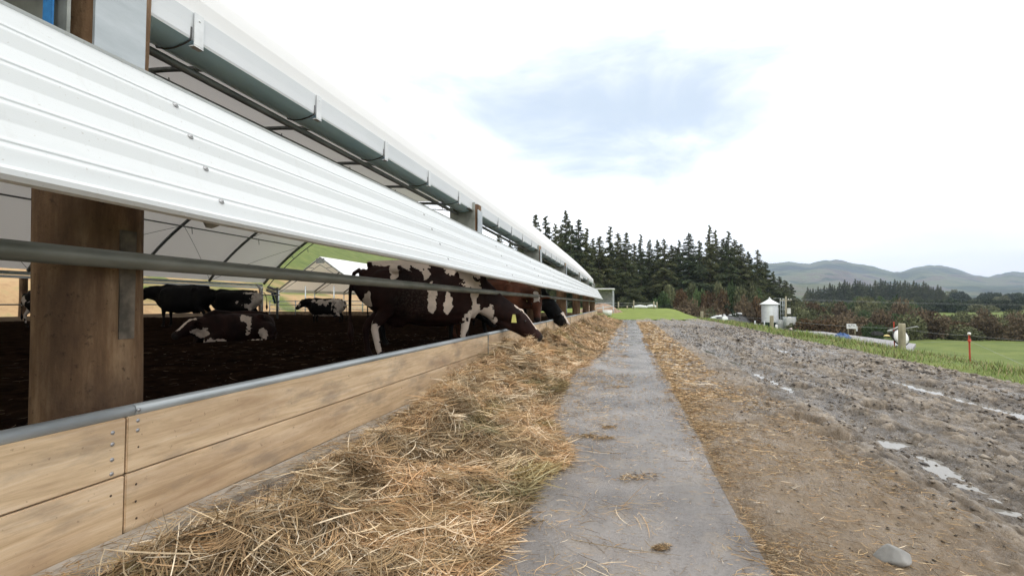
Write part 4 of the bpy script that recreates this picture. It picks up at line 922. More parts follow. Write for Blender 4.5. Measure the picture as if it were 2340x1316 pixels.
A1 = Vector((A.x, A.y, .34)); P1 = tops[0] + Vector((0, 0, -.12)); A2 = Vector((A.x, A.y, .24)); 
wire(A1, P1); wire(A1, at(2600, 7.6, .28)); wire(A2, tops[0] + Vector((0, 0, -.42))); wire(A2, at(2420, 6.6, -.10), s_=.01)
wire(Vector((A.x, A.y, -.12)), at(2500, 6.6, -.45), s_=.01); wire(Vector((A.x, A.y, -.1)), tops[0] + Vector((0, 0, -.8)))
wire(P1, tops[1] + Vector((0, 0, -.12)), .003, .08); wire(tops[0] + Vector((0, 0, -.42)), tops[1] + Vector((0, 0, -.45)), .003, .08)
wire(tops[1] + Vector((0, 0, -.12)), tops[2] + Vector((0, 0, -.12)), .003, .08)
p = at(2064, 12.05, 0); dsh = empty('white_dish', (p.x, p.y, 0), 'white round dish with black rim hanging behind the wooden fence post', 'dish')
q = MB(); q.lathe([(.0, .05), (.09, .045), (.16, .02), (.205, -.02), (.20, -.03), (.15, .005), (.08, .03), (0, .035)], n=36); o = q.build('dish_face', mat('white_dish_paint', (.72, .72, .70), .45), dsh); o.rotation_euler = (R(72), R(24), R(10)); o.location = (0, .12, .12)
q = MB(); q.tube([(.207 * math.cos(t), .207 * math.sin(t), -.025) for t in np.linspace(0, 2 * math.pi, 37)], .016, 8, cap=False); o = q.build('rim', mat('black_rubber', (.02, .02, .02), .6), dsh); o.rotation_euler = (R(72), R(24), R(10)); o.location = (0, .12, .12)
MB().tube([(-.28, .05, .28), (-.05, .1, .4)], .015, 6).tube([(-.34, .05, .26), (-.24, .05, .30)], .03, 8).build('left_arm', wire2, dsh); MB().tube([(.08, .1, .34), (.28, .0, .40), (.31, 0, .37)], .013, 6).build('right_arm', wire2, dsh)
# fence on the mound crest
fm = empty('mound_fence', (0, 58, 0), 'row of grey fence posts along the crest of the green mound', 'fence')
for x_, d_, h_ in [(1413, 50, .8), (1448, 52, 1.0), (1494, 54, .85), (1501, 55, .75), (1433, 51, .4)]:
    p = at(x_, d_, 0); z_ = float(terrain(p.x, p.y)); under(MB().tube([(p.x, p.y, z_ - .2), (p.x, p.y, z_ + h_)], .07, 8).build('post', pw), fm)
p0 = at(1385, 49, 0); p1 = at(1501, 55, 0)
for z_ in (.35, .6): under(MB().tube([(p0.x, p0.y, .45 + z_), (p1.x, p1.y, .45 + z_)], .012, 4).build('wire', wire2), fm)
lf = empty('yard_railing', (-1, 33, 0), 'low pipe and wire railing at the end of the feed lane', 'railing')
a, b_ = at(1362, 36, .62), at(1402, 39, .80); under(MB().tube([a, b_], .03, 6).build('rail', galv), lf)
for x_, d_ in ((1378, 37), (1402, 39)): p = at(x_, d_, 0); under(MB().tube([(p.x, p.y, -.1), (p.x, p.y, .85)], .03, 6).build('post', galv), lf)

# ------------------------------------------------------------------ yard below: silage pad, tyres, sign, blue drum
PZ = -2.0
pad = [at(2090, 36, PZ), at(2062, 26, PZ), at(1990, 27.5, PZ), at(1900, 35, PZ), at(1800, 44, PZ), at(1760, 56, PZ), at(1880, 52, PZ), at(1990, 42.5, PZ)]
n_ = len(pad); m = mat('pad_surface', (.3, .3, .3), .5); g = G(m); co = g.coord(); g.col(g.ramp(g.noise(co, .8, 7, .65), [(.3, (.16, .155, .16)), (.6, (.30, .29, .295)), (.75, (.12, .11, .10))])); g.bump(g.noise(co, 3, 6), .5, .05)
o = MB().add([tuple(v) for v in pad] + [(v.x, v.y, PZ - .22) for v in pad], [tuple(range(n_ - 1, -1, -1))] + [(i, (i + 1) % n_, (i + 1) % n_ + n_, i + n_) for i in range(n_)]).build('yard_slab', m); tag(o, 'grey concrete slab of the silage yard below the verge', 'yard slab', kind='structure')
rub = nmat('old_tyre_rubber', (.012, .012, .013), (.035, .035, .037), 6, .7, bump=.1)
def tyre_me():
    mb = MB(); n = 24; v = []; f = []
    pr = [(.19, -.08), (.26, -.105), (.31, -.095), (.335, -.05), (.34, 0), (.335, .05), (.31, .095), (.26, .105), (.19, .08), (.20, 0)]
    k = len(pr)
    for i in range(n):
        a = 2 * math.pi * i / n
        for r_, z_ in pr: v.append((r_ * math.cos(a), r_ * math.sin(a), z_ + .105))
    for i in range(n):
        for j in range(k): f.append((i * k + j, ((i + 1) % n) * k + j, ((i + 1) % n) * k + (j + 1) % k, i * k + (j + 1) % k))
    return mb.add(v, f, True).me('tyre')
TM = tyre_me(); TM.materials.append(rub)
ty = [(1826, 41.5, 'first'), (1838, 40, ''), (1876, 36.5, ''), (1896, 34.5, ''), (1947, 31, ''), (1957, 30.3, ''), (1975, 29.6, ''), (1997, 28.6, ''), (2033, 27.2, ''), (2043, 27.0, ''), (2050, 26.6, ''), (1816, 42.5, ''), (1790, 45, ''), (1802, 44.0, '')]
for i, (x_, d_, _) in enumerate(ty):
    p = at(x_, d_, PZ + .003); o = bpy.data.objects.new('tyre', TM); C.objects.link(o); o.location = p
    up_ = i % 3 != 1; o.rotation_euler = (R(RNG.uniform(-8, 8)), 0, RNG.uniform(0, 3)) if up_ else (R(62), 0, RNG.uniform(0, 1)); o.scale = (1.15,) * 3
    if not up_: o.location.z += .26
    tag(o, f'black worn tyre edging the silage yard, {ord_(1 + sorted(q[0] for q in ty).index(x_))} from the left', 'tyre', 'tyres along the silage yard edge')
p = at(1925, 33, PZ); q = lump('blue_tarpaulin', (0, 0, 0), (.75, .5, .95), nmat('blue_tarp', (.025, .07, .2), (.06, .13, .30), 3, .45, bump=.6, bd=.05), 'crumpled blue tarpaulin heap at the yard edge among the tyres', 'tarpaulin', 7, 28, .2); q.location = p; q.rotation_euler = (0, 0, R(-28))
p = at(1944, 50, 0); sg = empty('yard_sign', (p.x, p.y, -2.6), 'small white board on two legs at the back of the yard', 'sign'); sg.rotation_euler = (0, 0, R(-35))
MB().box((-.42, -.02, 2.02 - 1.0), (.42, .02, 2.52 - 1.0)).build('board', mat('sign_white', (.7, .7, .72), .5), sg)
lm = mat('faded_mark', (.12, .12, .13), .7); mk = MB()
for a, b_, z_ in ((-.28, -.12, 1.32), (-.05, .1, 1.34), (.15, .3, 1.31), (-.25, -.02, 1.2)): mk.box((a, -.024, z_), (b_, -.0205, z_ + .07))
mk.build('faded_lettering', lm, sg)
for x_ in (-.3, .3): MB().box((x_ - .03, -.03, -.3), (x_ + .03, .03, 1.02)).build('leg', pw, sg)
MB().box((.40, -.03, .78), (.52, .03, 1.3)).build('side_flap', mat('flap_white', (.6, .6, .62), .5), sg)
o = lump('yellow_tub', (0, 0, 0), (.26, .2, .16), mat('yellow_tub', (.5, .4, .15), .5), 'small yellow tub on the grass behind the yard slab', 'tub', 5, 20, .05); o.location = at(2024, 44.5, PZ)
o = MB().box((-.42, -.3, .0), (.42, .3, .3), bev=.05).box((-.3, -.2, .3), (.2, .2, .38), bev=.03).build('dark_crate', rub); o.location = at(2002, 45.5, PZ); tag(o, 'dark low crate beside the yellow tub behind the yard', 'crate')

# silo
p = at(1758.5, 70, 0); zb = -3.05; silo = empty('feed_silo', (p.x, p.y, zb), 'tall white feed silo with cone roof on steel legs', 'silo')
K = 70 / F
def zz(y): return EYE - (y - 695) * K - zb
stl = nmat('silo_steel', (.66, .68, .70), (.80, .82, .84), 1.2, .32, .3, st=(1, 1, 2.5), bump=.05)
rr_ = 17.3 * K
bp = [(rr_, zz(736)), (rr_, zz(697))]
pr = [(rr_, zz(736))]
for i in range(1, 27): t = i / 26; pr.append((rr_ + (.02 if i % 2 else -.005), zz(736) + (zz(697) - zz(736)) * t))
MB().lathe(pr, n=40).build('drum', stl, silo)
MB().lathe([(20.5 * K, zz(696)), (20.5 * K, zz(694.5)), (3.2 * K, zz(684)), (3 * K, zz(681.5)), (0, zz(681))], n=40, smooth=False).lathe([(1.2 * K, zz(682)), (1.2 * K, zz(679)), (0, zz(679))], n=10).build('cone_roof', wp, silo)
MB().lathe([(rr_, zz(736)), (.35, zz(751)), (.3, zz(753)), (0, zz(753))], n=32).build('hopper', nmat('dark_green_steel', (.02, .05, .05), (.03, .07, .065), 3, .5, bump=0), silo)
for a in (45, 135, 225, 315): MB().tube([(rr_ * math.cos(R(a)), rr_ * math.sin(R(a)), -.3), (rr_ * math.cos(R(a)), rr_ * math.sin(R(a)), zz(733))], .09, 8).build('leg', galv, silo)
mb = MB()
for s_ in (-.22, .22): mb.tube([(rr_ + .25, s_, .5), (rr_ + .25, s_, zz(681)), (.5, s_ * 2, zz(682))], .03, 6)
for z_ in np.arange(.7, zz(684), .3): mb.tube([(rr_ + .25, -.22, z_), (rr_ + .25, .22, z_)], .02, 5)
for z_ in np.arange(zz(735), zz(682), .6): mb.tube([(rr_ + .25 + .55 * math.sin(t), .4 * math.cos(t), z_) for t in np.linspace(0, math.pi, 9)], .02, 5)
for t in (.6, 1.57, 2.5): mb.tube([(rr_ + .25 + .55 * math.sin(t), .4 * math.cos(t), zz(735)), (rr_ + .25 + .55 * math.sin(t), .4 * math.cos(t), zz(682))], .02, 5)
mb.build('ladder', galv, silo); silo.rotation_euler = (0, 0, R(-10))
# tanks and machinery by the silo
tw = nmat('translucent_tank', (.50, .50, .47), (.60, .60, .57), 8, .5, bump=.2)
for i, (x0, x1, y0, y1, lb) in enumerate([(1776, 1790, 731, 754, 'shorter cream tank right beside the feed silo'), (1793, 1813, 724, 748, 'taller caged cream tank right of the power pole')]):
    d_ = 68 - i * 2; p = at((x0 + x1) / 2, d_, 0); k = d_ / F; w_ = (x1 - x0) * k / 2; zt = EYE - (y0 - 695) * k; zb_ = EYE - (y1 - 695) * k
    rt = empty('liquid_tank', (p.x, p.y, zb_), lb, 'tank', 'tanks by the silo'); h_ = zt - zb_
    MB().box((-w_, -w_, .1), (w_, w_, h_ - .08), bev=.08).lathe([(0, h_ + .04), (.2, h_ + .04), (.2, h_ - .1)]).build('tank_body', tw, rt)
    cg = MB()
    for q_ in np.linspace(-w_, w_, 7):
        for s_ in (-1, 1): cg.tube([(q_, s_ * (w_ + .02), 0), (q_, s_ * (w_ + .02), h_)], .015, 5); cg.tube([(s_ * (w_ + .02), q_, 0), (s_ * (w_ + .02), q_, h_)], .015, 5)
    for z_ in np.linspace(.1, h_, 6): cg.tube([(-w_ - .02, -w_ - .02, z_), (w_ + .02, -w_ - .02, z_), (w_ + .02, w_ + .02, z_), (-w_ - .02, w_ + .02, z_), (-w_ - .02, -w_ - .02, z_)], .015, 5)
    cg.build('cage', galv, rt); MB().box((-w_ * 1.05, -w_ * 1.05, -.6), (w_ * 1.05, w_ * 1.05, -.003)).build('stand', frame_m, rt)
p = at(1795, 67, 0); pp = empty('power_pole', (p.x, p.y, -3.3), 'leaning power pole with crossarm and grey box beside the silo', 'power pole'); k = 67 / F
zt = EYE - (677 - 695) * k + 3.3
MB().tube([(-.15, 0, -.3), (.0, 0, zt * .6), (.05, 0, zt)], [.14, .12, .10], 10).build('pole', pw, pp)
MB().box((-.75, -.06, zt - .62), (.75, .06, zt - .5)).build('crossarm', pw, pp)
for q_ in (-.65, -.3, .35, .68): MB().lathe([(.0, 0), (.07, 0), (.05, .16), (0, .16)], (q_, 0, zt - .495), 8).build('insulator', mat('insulator_grey', (.6, .62, .6), .4), pp)
MB().box((.12, -.2, 3.3 + EYE - 22 * k), (.58, .2, 3.3 + EYE - 9 * k), bev=.03).build('meter_box', tw, pp)
for i, (x_, y0, y1, lb) in enumerate([(1806, 750, 764, 'pinkish upright post among machinery below the right tank'), (1773, 742, 758, 'short white bollard at the foot of the feed silo')]):
    p = at(x_, 62, 0); k = 62 / F; z1 = EYE - (y0 - 695) * k; o = MB().tube([(0, 0, -1.6), (0, 0, .0), (0, 0, .04)], [.15, .15, .1], 12).build('bollard', mat('bollard_paint', (.55, .45, .43) if i == 0 else (.6, .6, .6), .6)); o.location = (p.x, p.y, z1); tag(o, lb, 'bollard')
p = at(1741, 66, 0); mc = empty('auger_frame', (p.x, p.y, -2.9), 'tangled grey auger frame at the left foot of the silo', 'machinery')
mb = MB().tube([(-1.1, 0, 0), (-.9, 0, 1.6)], .09, 8).tube([(-1.1, 0, .3), (1.2, 0, .2)], .06, 6).tube([(-.9, 0, 1.2), (1.0, 0, .0)], .06, 6).tube([(-.4, 0, 0), (-.3, 0, 1.2)], .05, 6).tube([(.4, 0, -.2), (.5, 0, .9)], .05, 6); mb.build('frame', galv, mc)
MB().tube([(-1.1, .2, .55), (1.2, .2, .35)], .14, 10).build('auger_tube', galv, mc)
# silage stack under black plastic
A, B = at(1617, 62, 0), at(1728, 84, 0)
st = empty('silage_stack', (A.x, A.y, -2.75), 'long low silage stack under black plastic left of the silo', 'silage stack'); Lx = (B - A).length; st.rotation_euler = (0, 0, math.atan2(B.y - A.y, B.x - A.x))
nu, nv = 70, 26; U, V = np.meshgrid(np.linspace(-3.5, Lx + 1, nu), np.linspace(-1, 1, nv), indexing='ij')
hp = (1 - np.abs(V) ** 2.6) * np.interp(U, [-3.5, 0, 4, Lx, Lx + 1], [.9, 2.4, 2.65, 2.75, 2.6]); W_ = np.interp(U, [-3.5, 0, Lx], [1.0, 2.4, 3.0])
m = mat('black_silage_plastic', (.02, .02, .022), .35); g = G(m); co = g.coord(); g.col(g.ramp(g.noise(g.coord(scale=(.7, 1, 2)), 1.6, 7, .7), [(.56, (.016, .016, .018)), (.66, (.10, .10, .11)), (.76, (.3, .3, .31))])); g.bump(g.noise(co, 2, 6, .7), 1, .12)
mesh_np('plastic_cover', np.stack([U, V * W_, hp + .18 * fbm(U, V * 3, 4, 2) - .6], -1).reshape(-1, 3), grid_faces(nu, nv), m, st, smooth=True)
SBm = MB().ell((0, 0, .1), (.42, .2, .13), 12, 8).tube([(.36, 0, .1), (.5, 0, .13)], .05, 6).me('sandbag'); SBm.materials.append(wp)
for i in range(16):
    u_p = -1.5 + (Lx + 2) * i / 15 + RNG.uniform(-.3, .3); h_ = float(np.interp(u_p, [-3.5, 0, 4, Lx, Lx + 1], [.9, 2.4, 2.65, 2.75, 2.6])) + .06 - .6
    o = bpy.data.objects.new('sandbag', SBm); C.objects.link(o); v_p = RNG.uniform(-.6, 0)
    o.location = Vector(st.location) + Matrix.Rotation(st.rotation_euler.z, 3, 'Z') @ Vector((u_p, v_p, h_ - .12 * abs(v_p))); o.rotation_euler = (0, 0, RNG.uniform(0, 3)); s_ = RNG.uniform(.8, 1.4); o.scale = (s_,) * 3
    tag(o, f'white sandbag on the black silage stack, {ord_(i + 1)} from its left end', 'sandbag', 'sandbags on the silage stack')
p = at(1656, 44, 0); wd = empty('white_marker', (p.x, p.y, -1.9), 'round white disc on a short stand in front of the silage stack', 'marker'); k = 44 / F
o = MB().lathe([(0, .05), (.2, .045), (.28, 0), (.2, -.02), (0, -.02)], n=28).build('disc', wp, wd); o.rotation_euler = (R(80), 0, R(8)); o.location = (0, 0, 1.9 + EYE - 33 * k)
MB().tube([(0, .05, -.4), (0, .05, 1.7 + EYE - 36 * k)], .06, 8).build('stand', tw, wd)

# ------------------------------------------------------------------ trees and shrubs
leaf = mat('leaf', (.04, .07, .02), .7, spec=.15); g = G(leaf); g.col(g.attr('Col'))
def fmat(name, c1, c2, tr=.0):
    m = mat(name, c1, .75, spec=.12); g = G(m); oi = g.n('ShaderNodeObjectInfo'); base = g.mix(oi.outputs['Random'], c1, c2)
    g.col(g.mix(1.0, base, g.attr('Col'), 'MULTIPLY')); return m
pine_m = fmat('pine_needles', (.052, .080, .042), (.095, .12, .056))
bark = nmat('bark', (.06, .045, .03), (.12, .09, .065), 3, .9, bump=.5, bd=.05)
def conifer(seed, h=17, r=3.3, narrow=1.0, dens=1.0):
    rg = np.random.default_rng(seed); V = []; Cc = []
    nb = int(150 * dens); 
    for i in range(nb):
        t = (i + rg.random()) / nb; t = t ** .92; z = h * (.10 + .89 * t)
        prof = (1 - t) ** 1.0 * 1.32 * (1 if t > .15 else .75 + t * 1.6) * (.62 + .5 * rg.random()) * (1 + .10 * math.sin(t * 23 + seed))
        ln = r * narrow * prof + .25; a = rg.uniform(0, 6.28) ; up_ = .25 + .35 * t - .35 * rg.random()
        k = max(3, int(15 * ln / r * 1.1)); s = (np.arange(k) + rg.random(k)) / k; s = .12 + .9 * s
        bx = np.cos(a) * ln * s; by = np.sin(a) * ln * s; bz = z + ln * (up_ * s - .32 * s ** 2) 
        nt_ = 15
        ctr = np.repeat(np.stack([bx, by, bz], 1), nt_, 0); wid = .02 + .34 * (ln / r); 
        ctr = ctr + rg.normal(0, 1, ctr.shape) * np.array([wid * .8, wid * .8, wid * .34]) * (1.15 - np.repeat(s, nt_)[:, None] * .4)
        d = rg.normal(0, 1, ctr.shape); d[:, 0] += np.cos(a) * 1.1; d[:, 1] += np.sin(a) * 1.1; d[:, 2] -= .35; d /= np.linalg.norm(d, axis=1, keepdims=True)
        e = rg.normal(0, 1, ctr.shape); e -= (e * d).sum(1, keepdims=True) * d; e /= np.linalg.norm(e, axis=1, keepdims=True)
        q_ = .35 + .65 * min(1, ln / r * 1.6); L_ = rg.uniform(.25, .6, (len(ctr), 1)) * q_; W_ = rg.uniform(.03, .075, (len(ctr), 1)) * (.6 + .4 * q_)
        V.append(np.stack([ctr - d * L_ * .5 - e * W_, ctr - d * L_ * .5 + e * W_, ctr + d * L_], 1))
        Cc.append(np.full(len(ctr), .62 + .6 * rg.random() ) * rg.uniform(.7, 1.3, len(ctr)))
    # leader
    V = np.concatenate(V); Cc = np.concatenate(Cc)
    cc = np.repeat(Cc, 3)[:, None] * np.ones((1, 3)); hue = np.repeat(rg.random(len(V)), 3); cc[:, 0] *= 1 + .35 * hue
    me = mesh_np('crown', V.reshape(-1, 3), np.arange(len(V) * 3).reshape(-1, 3), pine_m, attrs={'Col': cc}, me_only=True)
    mb = MB().tube([(0, 0, -1), (.05, 0, h * .4), (0, .05, h * .8), (0, 0, h * 1.0)], [.26, .19, .09, .02], 8)
    for _ in range(26):
        t = rg.uniform(.12, .9); a = rg.uniform(0, 6.28); ln = r * (1 - t) ** .72 * .7; z = h * (.1 + .85 * t); mb.tube([(0, 0, z), (math.cos(a) * ln, math.sin(a) * ln, z + ln * .12)], [.05, .015], 4)
    tm = mb.me('trunk'); tm.materials.append(bark); return me, tm
CON = [conifer(1), conifer(2, 17, 3.0, 1.0, .95), conifer(3, 17, 3.8, 1.0, 1.1), conifer(4, 17, 2.6, 1.0, .7), conifer(5, 17, 3.4, 1.0, 1.0), conifer(6, 17, 4.2, 1, 1.15)]
def put_tree(v, loc, h, wide, label, group, h0=17, name='pine_tree', cat='tree'):
    cm, tm = v; rt = empty(name, loc, label, cat, group, RNG.uniform(0, 6.28)); s = h / h0; rt.scale = (s * wide, s * wide, s)
    for nm, me in (('crown', cm), ('trunk', tm)):
        if me is None: continue
        o = bpy.data.objects.new(nm, me); C.objects.link(o); o.parent = rt
    return rt
main = [(1140, 535, 84, 1.0), (1165, 548, 92, 1.0), (1186, 530, 80, 1), (1206, 510, 92, 1), (1224, 490, 84, 1), (1248, 494, 88, 1), (1269, 512, 82, 1), (1282, 520, 95, 1), (1294, 481, 86, .9), (1306, 515, 80, .9), (1323, 501, 84, 1), (1341, 521, 80, 1), (1356, 545, 90, 1), (1371, 540, 84, 1), (1395, 517, 86, .85), (1413, 533, 92, 1), (1432, 531, 84, 1), (1450, 556, 96, 1), (1465, 535, 88, .8), (1485, 548, 92, .9), (1504, 548, 90, .9), (1519, 546, 86, 1), (1536, 560, 94, 1), (1553, 548, 90, .85), (1576, 533, 86, 1.05), (1600, 550, 96, 1), (1623, 514, 90, .8), (1637, 526, 96, .85), (1654, 545, 92, .9), (1666, 528, 84, .95), (1680, 548, 92, 1), (1693, 558, 88, 1.1), (1712, 575, 94, 1.1), (1732, 571, 88, 1.0), (1750, 598, 92, 1.15), (1768, 620, 96, 1.2), (1782, 632, 110, 1.1), (1795, 640, 120, 1.2), (1808, 648, 125, 1.2)]
for i in range(24): main.append((1150 + i * 26 + RNG.uniform(-8, 8), 575 + RNG.uniform(-12, 25) + (0 if i < 20 else 25), 106 + RNG.uniform(-3, 6), 1.25))
for i, (x_, y_, d_, wd_) in enumerate(main):
    p = at(x_, d_, 0); z_ = float(terrain(p.x, p.y)); h_ = EYE - (y_ - 695) * d_ / F - z_
    tall = 'tall' if y_ < 530 else ('mid height' if y_ < 560 else 'shorter')
    if i < 39: lb = f'{tall} dark pine in the front of the stand, {ord_(i + 1)} from the barn roof'
    else: lb = f'dark pine in the back row of the stand, {ord_(i - 38)} from the barn roof'
    v = [5, 2, 0, 4, 1, 3][i % 6]
    if x_ in (1465, 1623, 1637, 1395): v = 3
    if i >= 39: v = [2, 5][i % 2]
    put_tree(CON[v], (p.x, p.y, z_ - .2), h_ * 1.02, wd_ * RNG.uniform(.85, 1.3) * (15 / max(h_, 9)) ** .35, lb, 'pines in the stand behind the mound')
# far stand across the valley
fs = [(1846, 655), (1858, 658), (1870, 654), (1884, 652), (1897, 646), (1908, 652), (1919, 644), (1931, 639), (1942, 646), (1955, 637), (1966, 641), (1977, 645), (1989, 648), (2001, 640), (2013, 637), (2024, 641), (2036, 643), (2046, 638), (2058, 641), (2069, 640), (2079, 646), (2089, 641), (2101, 648), (2111, 642), (2122, 650), (2133, 655), (2144, 650), (2150, 660)]
for i, (x_, y_) in enumerate(fs):
    for rw in (0, 1):
        d_ = 290 + 14 * rw + RNG.uniform(-4, 4); p = at(x_ + 6 * rw, d_, 0); z_ = float(terrain(p.x, p.y)); h_ = EYE - (y_ + 4 * rw - 695) * d_ / F - z_
        put_tree(CON[(i * 2 + rw) % 6], (p.x, p.y, z_ - .3), h_ * 1.03, 1.15, f'distant pine in the {"back" if rw else "front"} line across the valley, {ord_(i + 1)} from its left end', 'pines across the valley')

def leafball(seed, n=2600, r=1.0, flat=.8, lobes=9, c0_=.6, sz=.075, uneven=.35):
    rg = np.random.default_rng(seed); cs = rg.normal(0, 1, (lobes, 3)); cs /= np.linalg.norm(cs, axis=1, keepdims=True); cs *= rg.uniform(.25, .75, (lobes, 1)); cs[:, 2] = np.abs(cs[:, 2]) * .9 + .35; cr = rg.uniform(.30, .52, lobes)
    idx = rg.integers(0, lobes, n); d = rg.normal(0, 1, (n, 3)); d /= np.linalg.norm(d, axis=1, keepdims=True)
    ctr = cs[idx] + d * (cr[idx] * rg.uniform(.5, 1.05, n) ** .6)[:, None]; ctr[:, 2] = np.maximum(ctr[:, 2], .02) * flat
    dd = rg.normal(0, 1, (n, 3)) + d * .8; dd /= np.linalg.norm(dd, axis=1, keepdims=True); e = rg.normal(0, 1, (n, 3)); e -= (e * dd).sum(1, keepdims=True) * dd; e /= np.linalg.norm(e, axis=1, keepdims=True)
    L_ = rg.uniform(.6, 1.5, (n, 1)) * sz; V = np.stack([ctr - e * L_ * .5, ctr + e * L_ * .5, ctr + dd * L_ * 1.3], 1) * r
    cl = rg.uniform(.6, 1.3, lobes)[idx] * rg.uniform(.7, 1.3, n); cc = np.repeat(cl, 3)[:, None] * np.ones((1, 3)); return V.reshape(-1, 3), cc
def shrub_me(seed, m_, **k):
    v, c = leafball(seed, **k); me = mesh_np('foliage', v, np.arange(len(v)).reshape(-1, 3), m_, attrs={'Col': c}, me_only=True)
    mb = MB(); rg = random.Random(seed)
    for _ in range(5): a = rg.uniform(0, 6.28); mb.tube([(0, 0, -.3), (.2 * math.cos(a), .2 * math.sin(a), .3), (.45 * math.cos(a), .45 * math.sin(a), .65)], [.04, .03, .015], 5)
    tm = mb.me('stems'); tm.materials.append(bark); return me, tm
sm = {'brown': fmat('brown_scrub', (.115, .086, .055), (.15, .115, .072)), 'olive': fmat('olive_scrub', (.09, .10, .05), (.14, .145, .075)), 'green': fmat('green_scrub', (.055, .09, .035), (.085, .125, .05)), 'dark': fmat('dark_scrub', (.03, .045, .025), (.05, .065, .035)), 'rust': fmat('rusty_scrub', (.105, .062, .034), (.09, .065, .036)), 'gold': fmat('golden_scrub', (.24, .18, .05), (.2, .15, .05))}
SH = {k_: [shrub_me(50 + j * 7 + i, m_) for j in range(3)] for i, (k_, m_) in enumerate(sm.items())}
def put_shrub(kind, p, w_, h_, label, group, name='shrub'):
    cm, tm = SH[kind][RNG.integers(0, 3)]; rt = empty(name, p, label, 'shrub', group, RNG.uniform(0, 6.28)); rt.scale = (w_, w_, h_)
    for nm, me in (('foliage', cm), ('stems', tm)): o = bpy.data.objects.new(nm, me); C.objects.link(o); o.parent = rt
# low trees in front of the pine stand
lowt = [(1512, 668, 72, 'green'), (1535, 650, 76, 'olive'), (1552, 662, 70, 'rust'), (1575, 655, 76, 'olive'), (1562, 680, 66, 'brown'), (1598, 658, 74, 'green'), (1618, 668, 72, 'rust'), (1640, 655, 78, 'olive'), (1655, 664, 74, 'rust'), (1672, 650, 80, 'green'), (1690, 652, 78, 'olive'), (1700, 668, 74, 'brown'), (1712, 660, 82, 'olive'), (1724, 672, 76, 'rust'), (1735, 664, 84, 'green'), (1590, 685, 66, 'brown'), (1630, 688, 68, 'brown'), (1668, 690, 70, 'dark'), (1702, 692, 74, 'brown'), (1528, 690, 64, 'dark'), (1545, 700, 62, 'brown'), (1500, 690, 72, 'dark'), (1610, 702, 66, 'olive'), (1650, 702, 70, 'rust'), (1730, 695, 84, 'brown'), (1745, 680, 90, 'dark')]
nmd = {'green': 'green', 'olive': 'olive', 'rust': 'rusty red', 'brown': 'brown', 'dark': 'dark', 'gold': 'golden'}
for i, (x_, y_, d_, kd) in enumerate(lowt):
    p = at(x_, d_, 0); z_ = float(terrain(p.x, p.y)); h_ = EYE - (y_ - 695) * d_ / F - z_
    put_shrub(kd, (p.x, p.y, z_ - .2), 1.7, h_ / 1.0, f'{nmd[kd]} bush before the pine stand, {ord_(i + 1)} in its row from the left', 'bushes before the pine stand')
# scrub in the gully
cnt = 0
cand = []
for _ in range(1500):
    x_ = RNG.uniform(1815, 2420); d_ = RNG.uniform(50, 150)
    lo = np.interp(x_, [1815, 1900, 2080, 2120, 2420], [66, 60, 56, 58, 56]); hi = np.interp(x_, [1815, 2000, 2090, 2110, 2420], [150, 150, 140, 98, 92])
    if lo < d_ < hi: cand.append((x_, d_))
acc = []
for x_, d_ in cand:
    if len(acc) >= 200: break
    p = at(x_, d_, 0)
    if all((p.x - q[0]) ** 2 + (p.y - q[1]) ** 2 > 2.6 ** 2 for q in acc): acc.append((p.x, p.y, x_, d_))
acc.sort(key=lambda q: q[2])
_sc = {}
def scrub_label(kd, x_, d_):
    row = 'nearest' if d_ < 75 else ('middle' if d_ < 100 else 'farthest')
    n = _sc[(kd, row)] = _sc.get((kd, row), 0) + 1
    return f'{nmd[kd]} bush in the {row} gully scrub, {ord_(n)} such from the left'
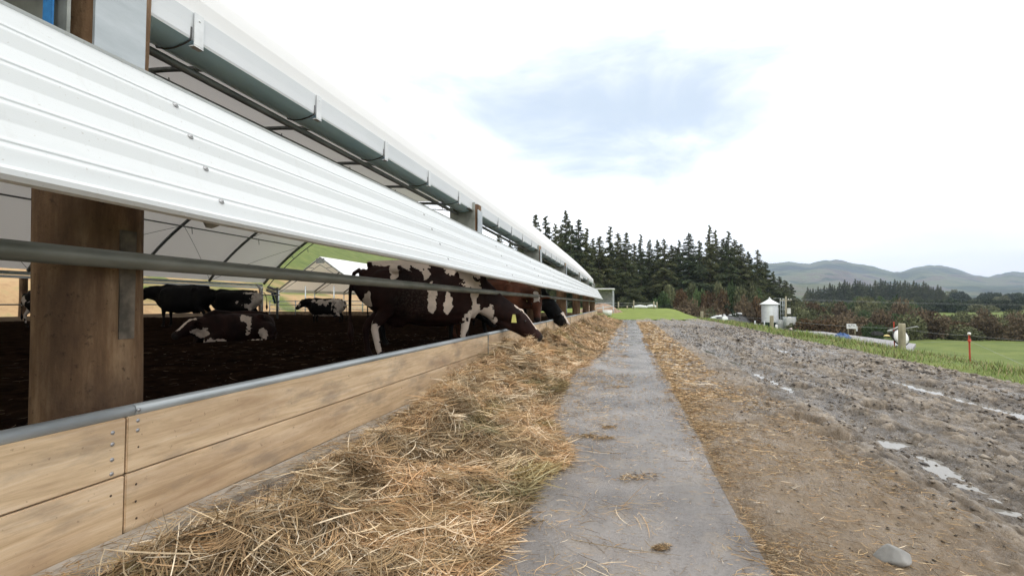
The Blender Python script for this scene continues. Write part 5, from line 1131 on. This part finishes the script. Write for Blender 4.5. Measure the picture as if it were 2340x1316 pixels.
for i, (X_, Y_, x_, d_) in enumerate(acc):
    kd = ['brown', 'brown', 'olive', 'brown', 'green', 'olive', 'olive', 'brown', 'dark', 'rust'][RNG.integers(0, 10)]
    if 1960 < x_ < 2090 and d_ > 85: kd = ['green', 'olive'][i % 2]
    h_ = RNG.uniform(1.6, 3.9) * (1 + .5 * float(ss(60, 110, d_))) * (1.2 if 1950 < x_ < 2090 and d_ > 80 else 1) * (1 if x_ < 2090 else .85); w_ = RNG.uniform(1.6, 2.6) * (1 + .25 * float(ss(60, 110, d_)))
    put_shrub(kd, (X_, Y_, float(terrain(X_, Y_)) - .2), w_, h_, scrub_label(kd, x_, d_), 'scrub bushes in the gully')
# round dark trees at the far right, with flat crowns
bt = [(2176, 664, 330), (2192, 662, 325), (2206, 668, 320), (2168, 676, 310), (2222, 682, 290), (2238, 672, 300), (2256, 664, 310), (2272, 668, 300), (2290, 676, 290), (2312, 670, 300), (2332, 668, 295), (2352, 672, 300), (2248, 690, 250), (2275, 692, 245), (2300, 690, 240), (2325, 694, 240), (2215, 694, 255), (2185, 694, 262), (2350, 690, 240), (2140, 690, 270), (1848, 668, 300), (1868, 664, 305)] + [(1930 + 23 * i, (690, 684, 693)[i % 3], 185 - 3 * (i % 4)) for i in range(8)] + [(2112 + 21 * i, (690, 681, 694, 676)[i % 4], 168 + 6 * (i % 3)) for i in range(12)]
for i, (x_, y_, d_) in enumerate(bt):
    p = at(x_, d_, 0); z_ = float(terrain(p.x, p.y)); h_ = EYE - (y_ - 695) * d_ / F - z_
    kd = 'gold' if x_ == 2275 else ('dark' if i % 4 else 'olive')
    put_shrub(kd, (p.x, p.y, z_ - .5), max(h_ * .62, 5), h_, f'{nmd[kd]} broad crowned tree across the valley, listed {ord_(i + 1)}', 'broad trees across the valley', 'broadleaf_tree')
# power lines over the valley
pl_ = empty('power_line', (60, 200, 0), 'pair of thin power lines crossing the valley', 'power line')
for y_ in (686, 688):
    a, b_ = at(1795, 67, py=y_ - 4), at(2700, 150, py=y_ + 3); under(MB().tube(sagw(a, b_, .9, 24), .008, 5).build('cable', wire2), pl_)

# ------------------------------------------------------------------ haze
hz = mat('haze', (1, 1, 1)); t_ = hz.node_tree; t_.nodes.remove(t_.nodes['Principled BSDF']); vp = t_.nodes.new('ShaderNodeVolumePrincipled')
vp.inputs['Color'].default_value = (.66, .80, 1, 1); vp.inputs['Density'].default_value = .00021; vp.inputs['Anisotropy'].default_value = .1
t_.links.new(vp.outputs[0], t_.nodes['Material Output'].inputs['Volume'])
o = MB().box((-4600, -1400, -260), (5200, 5200, 420)).build('haze', hz); tag(o, kind='stuff')
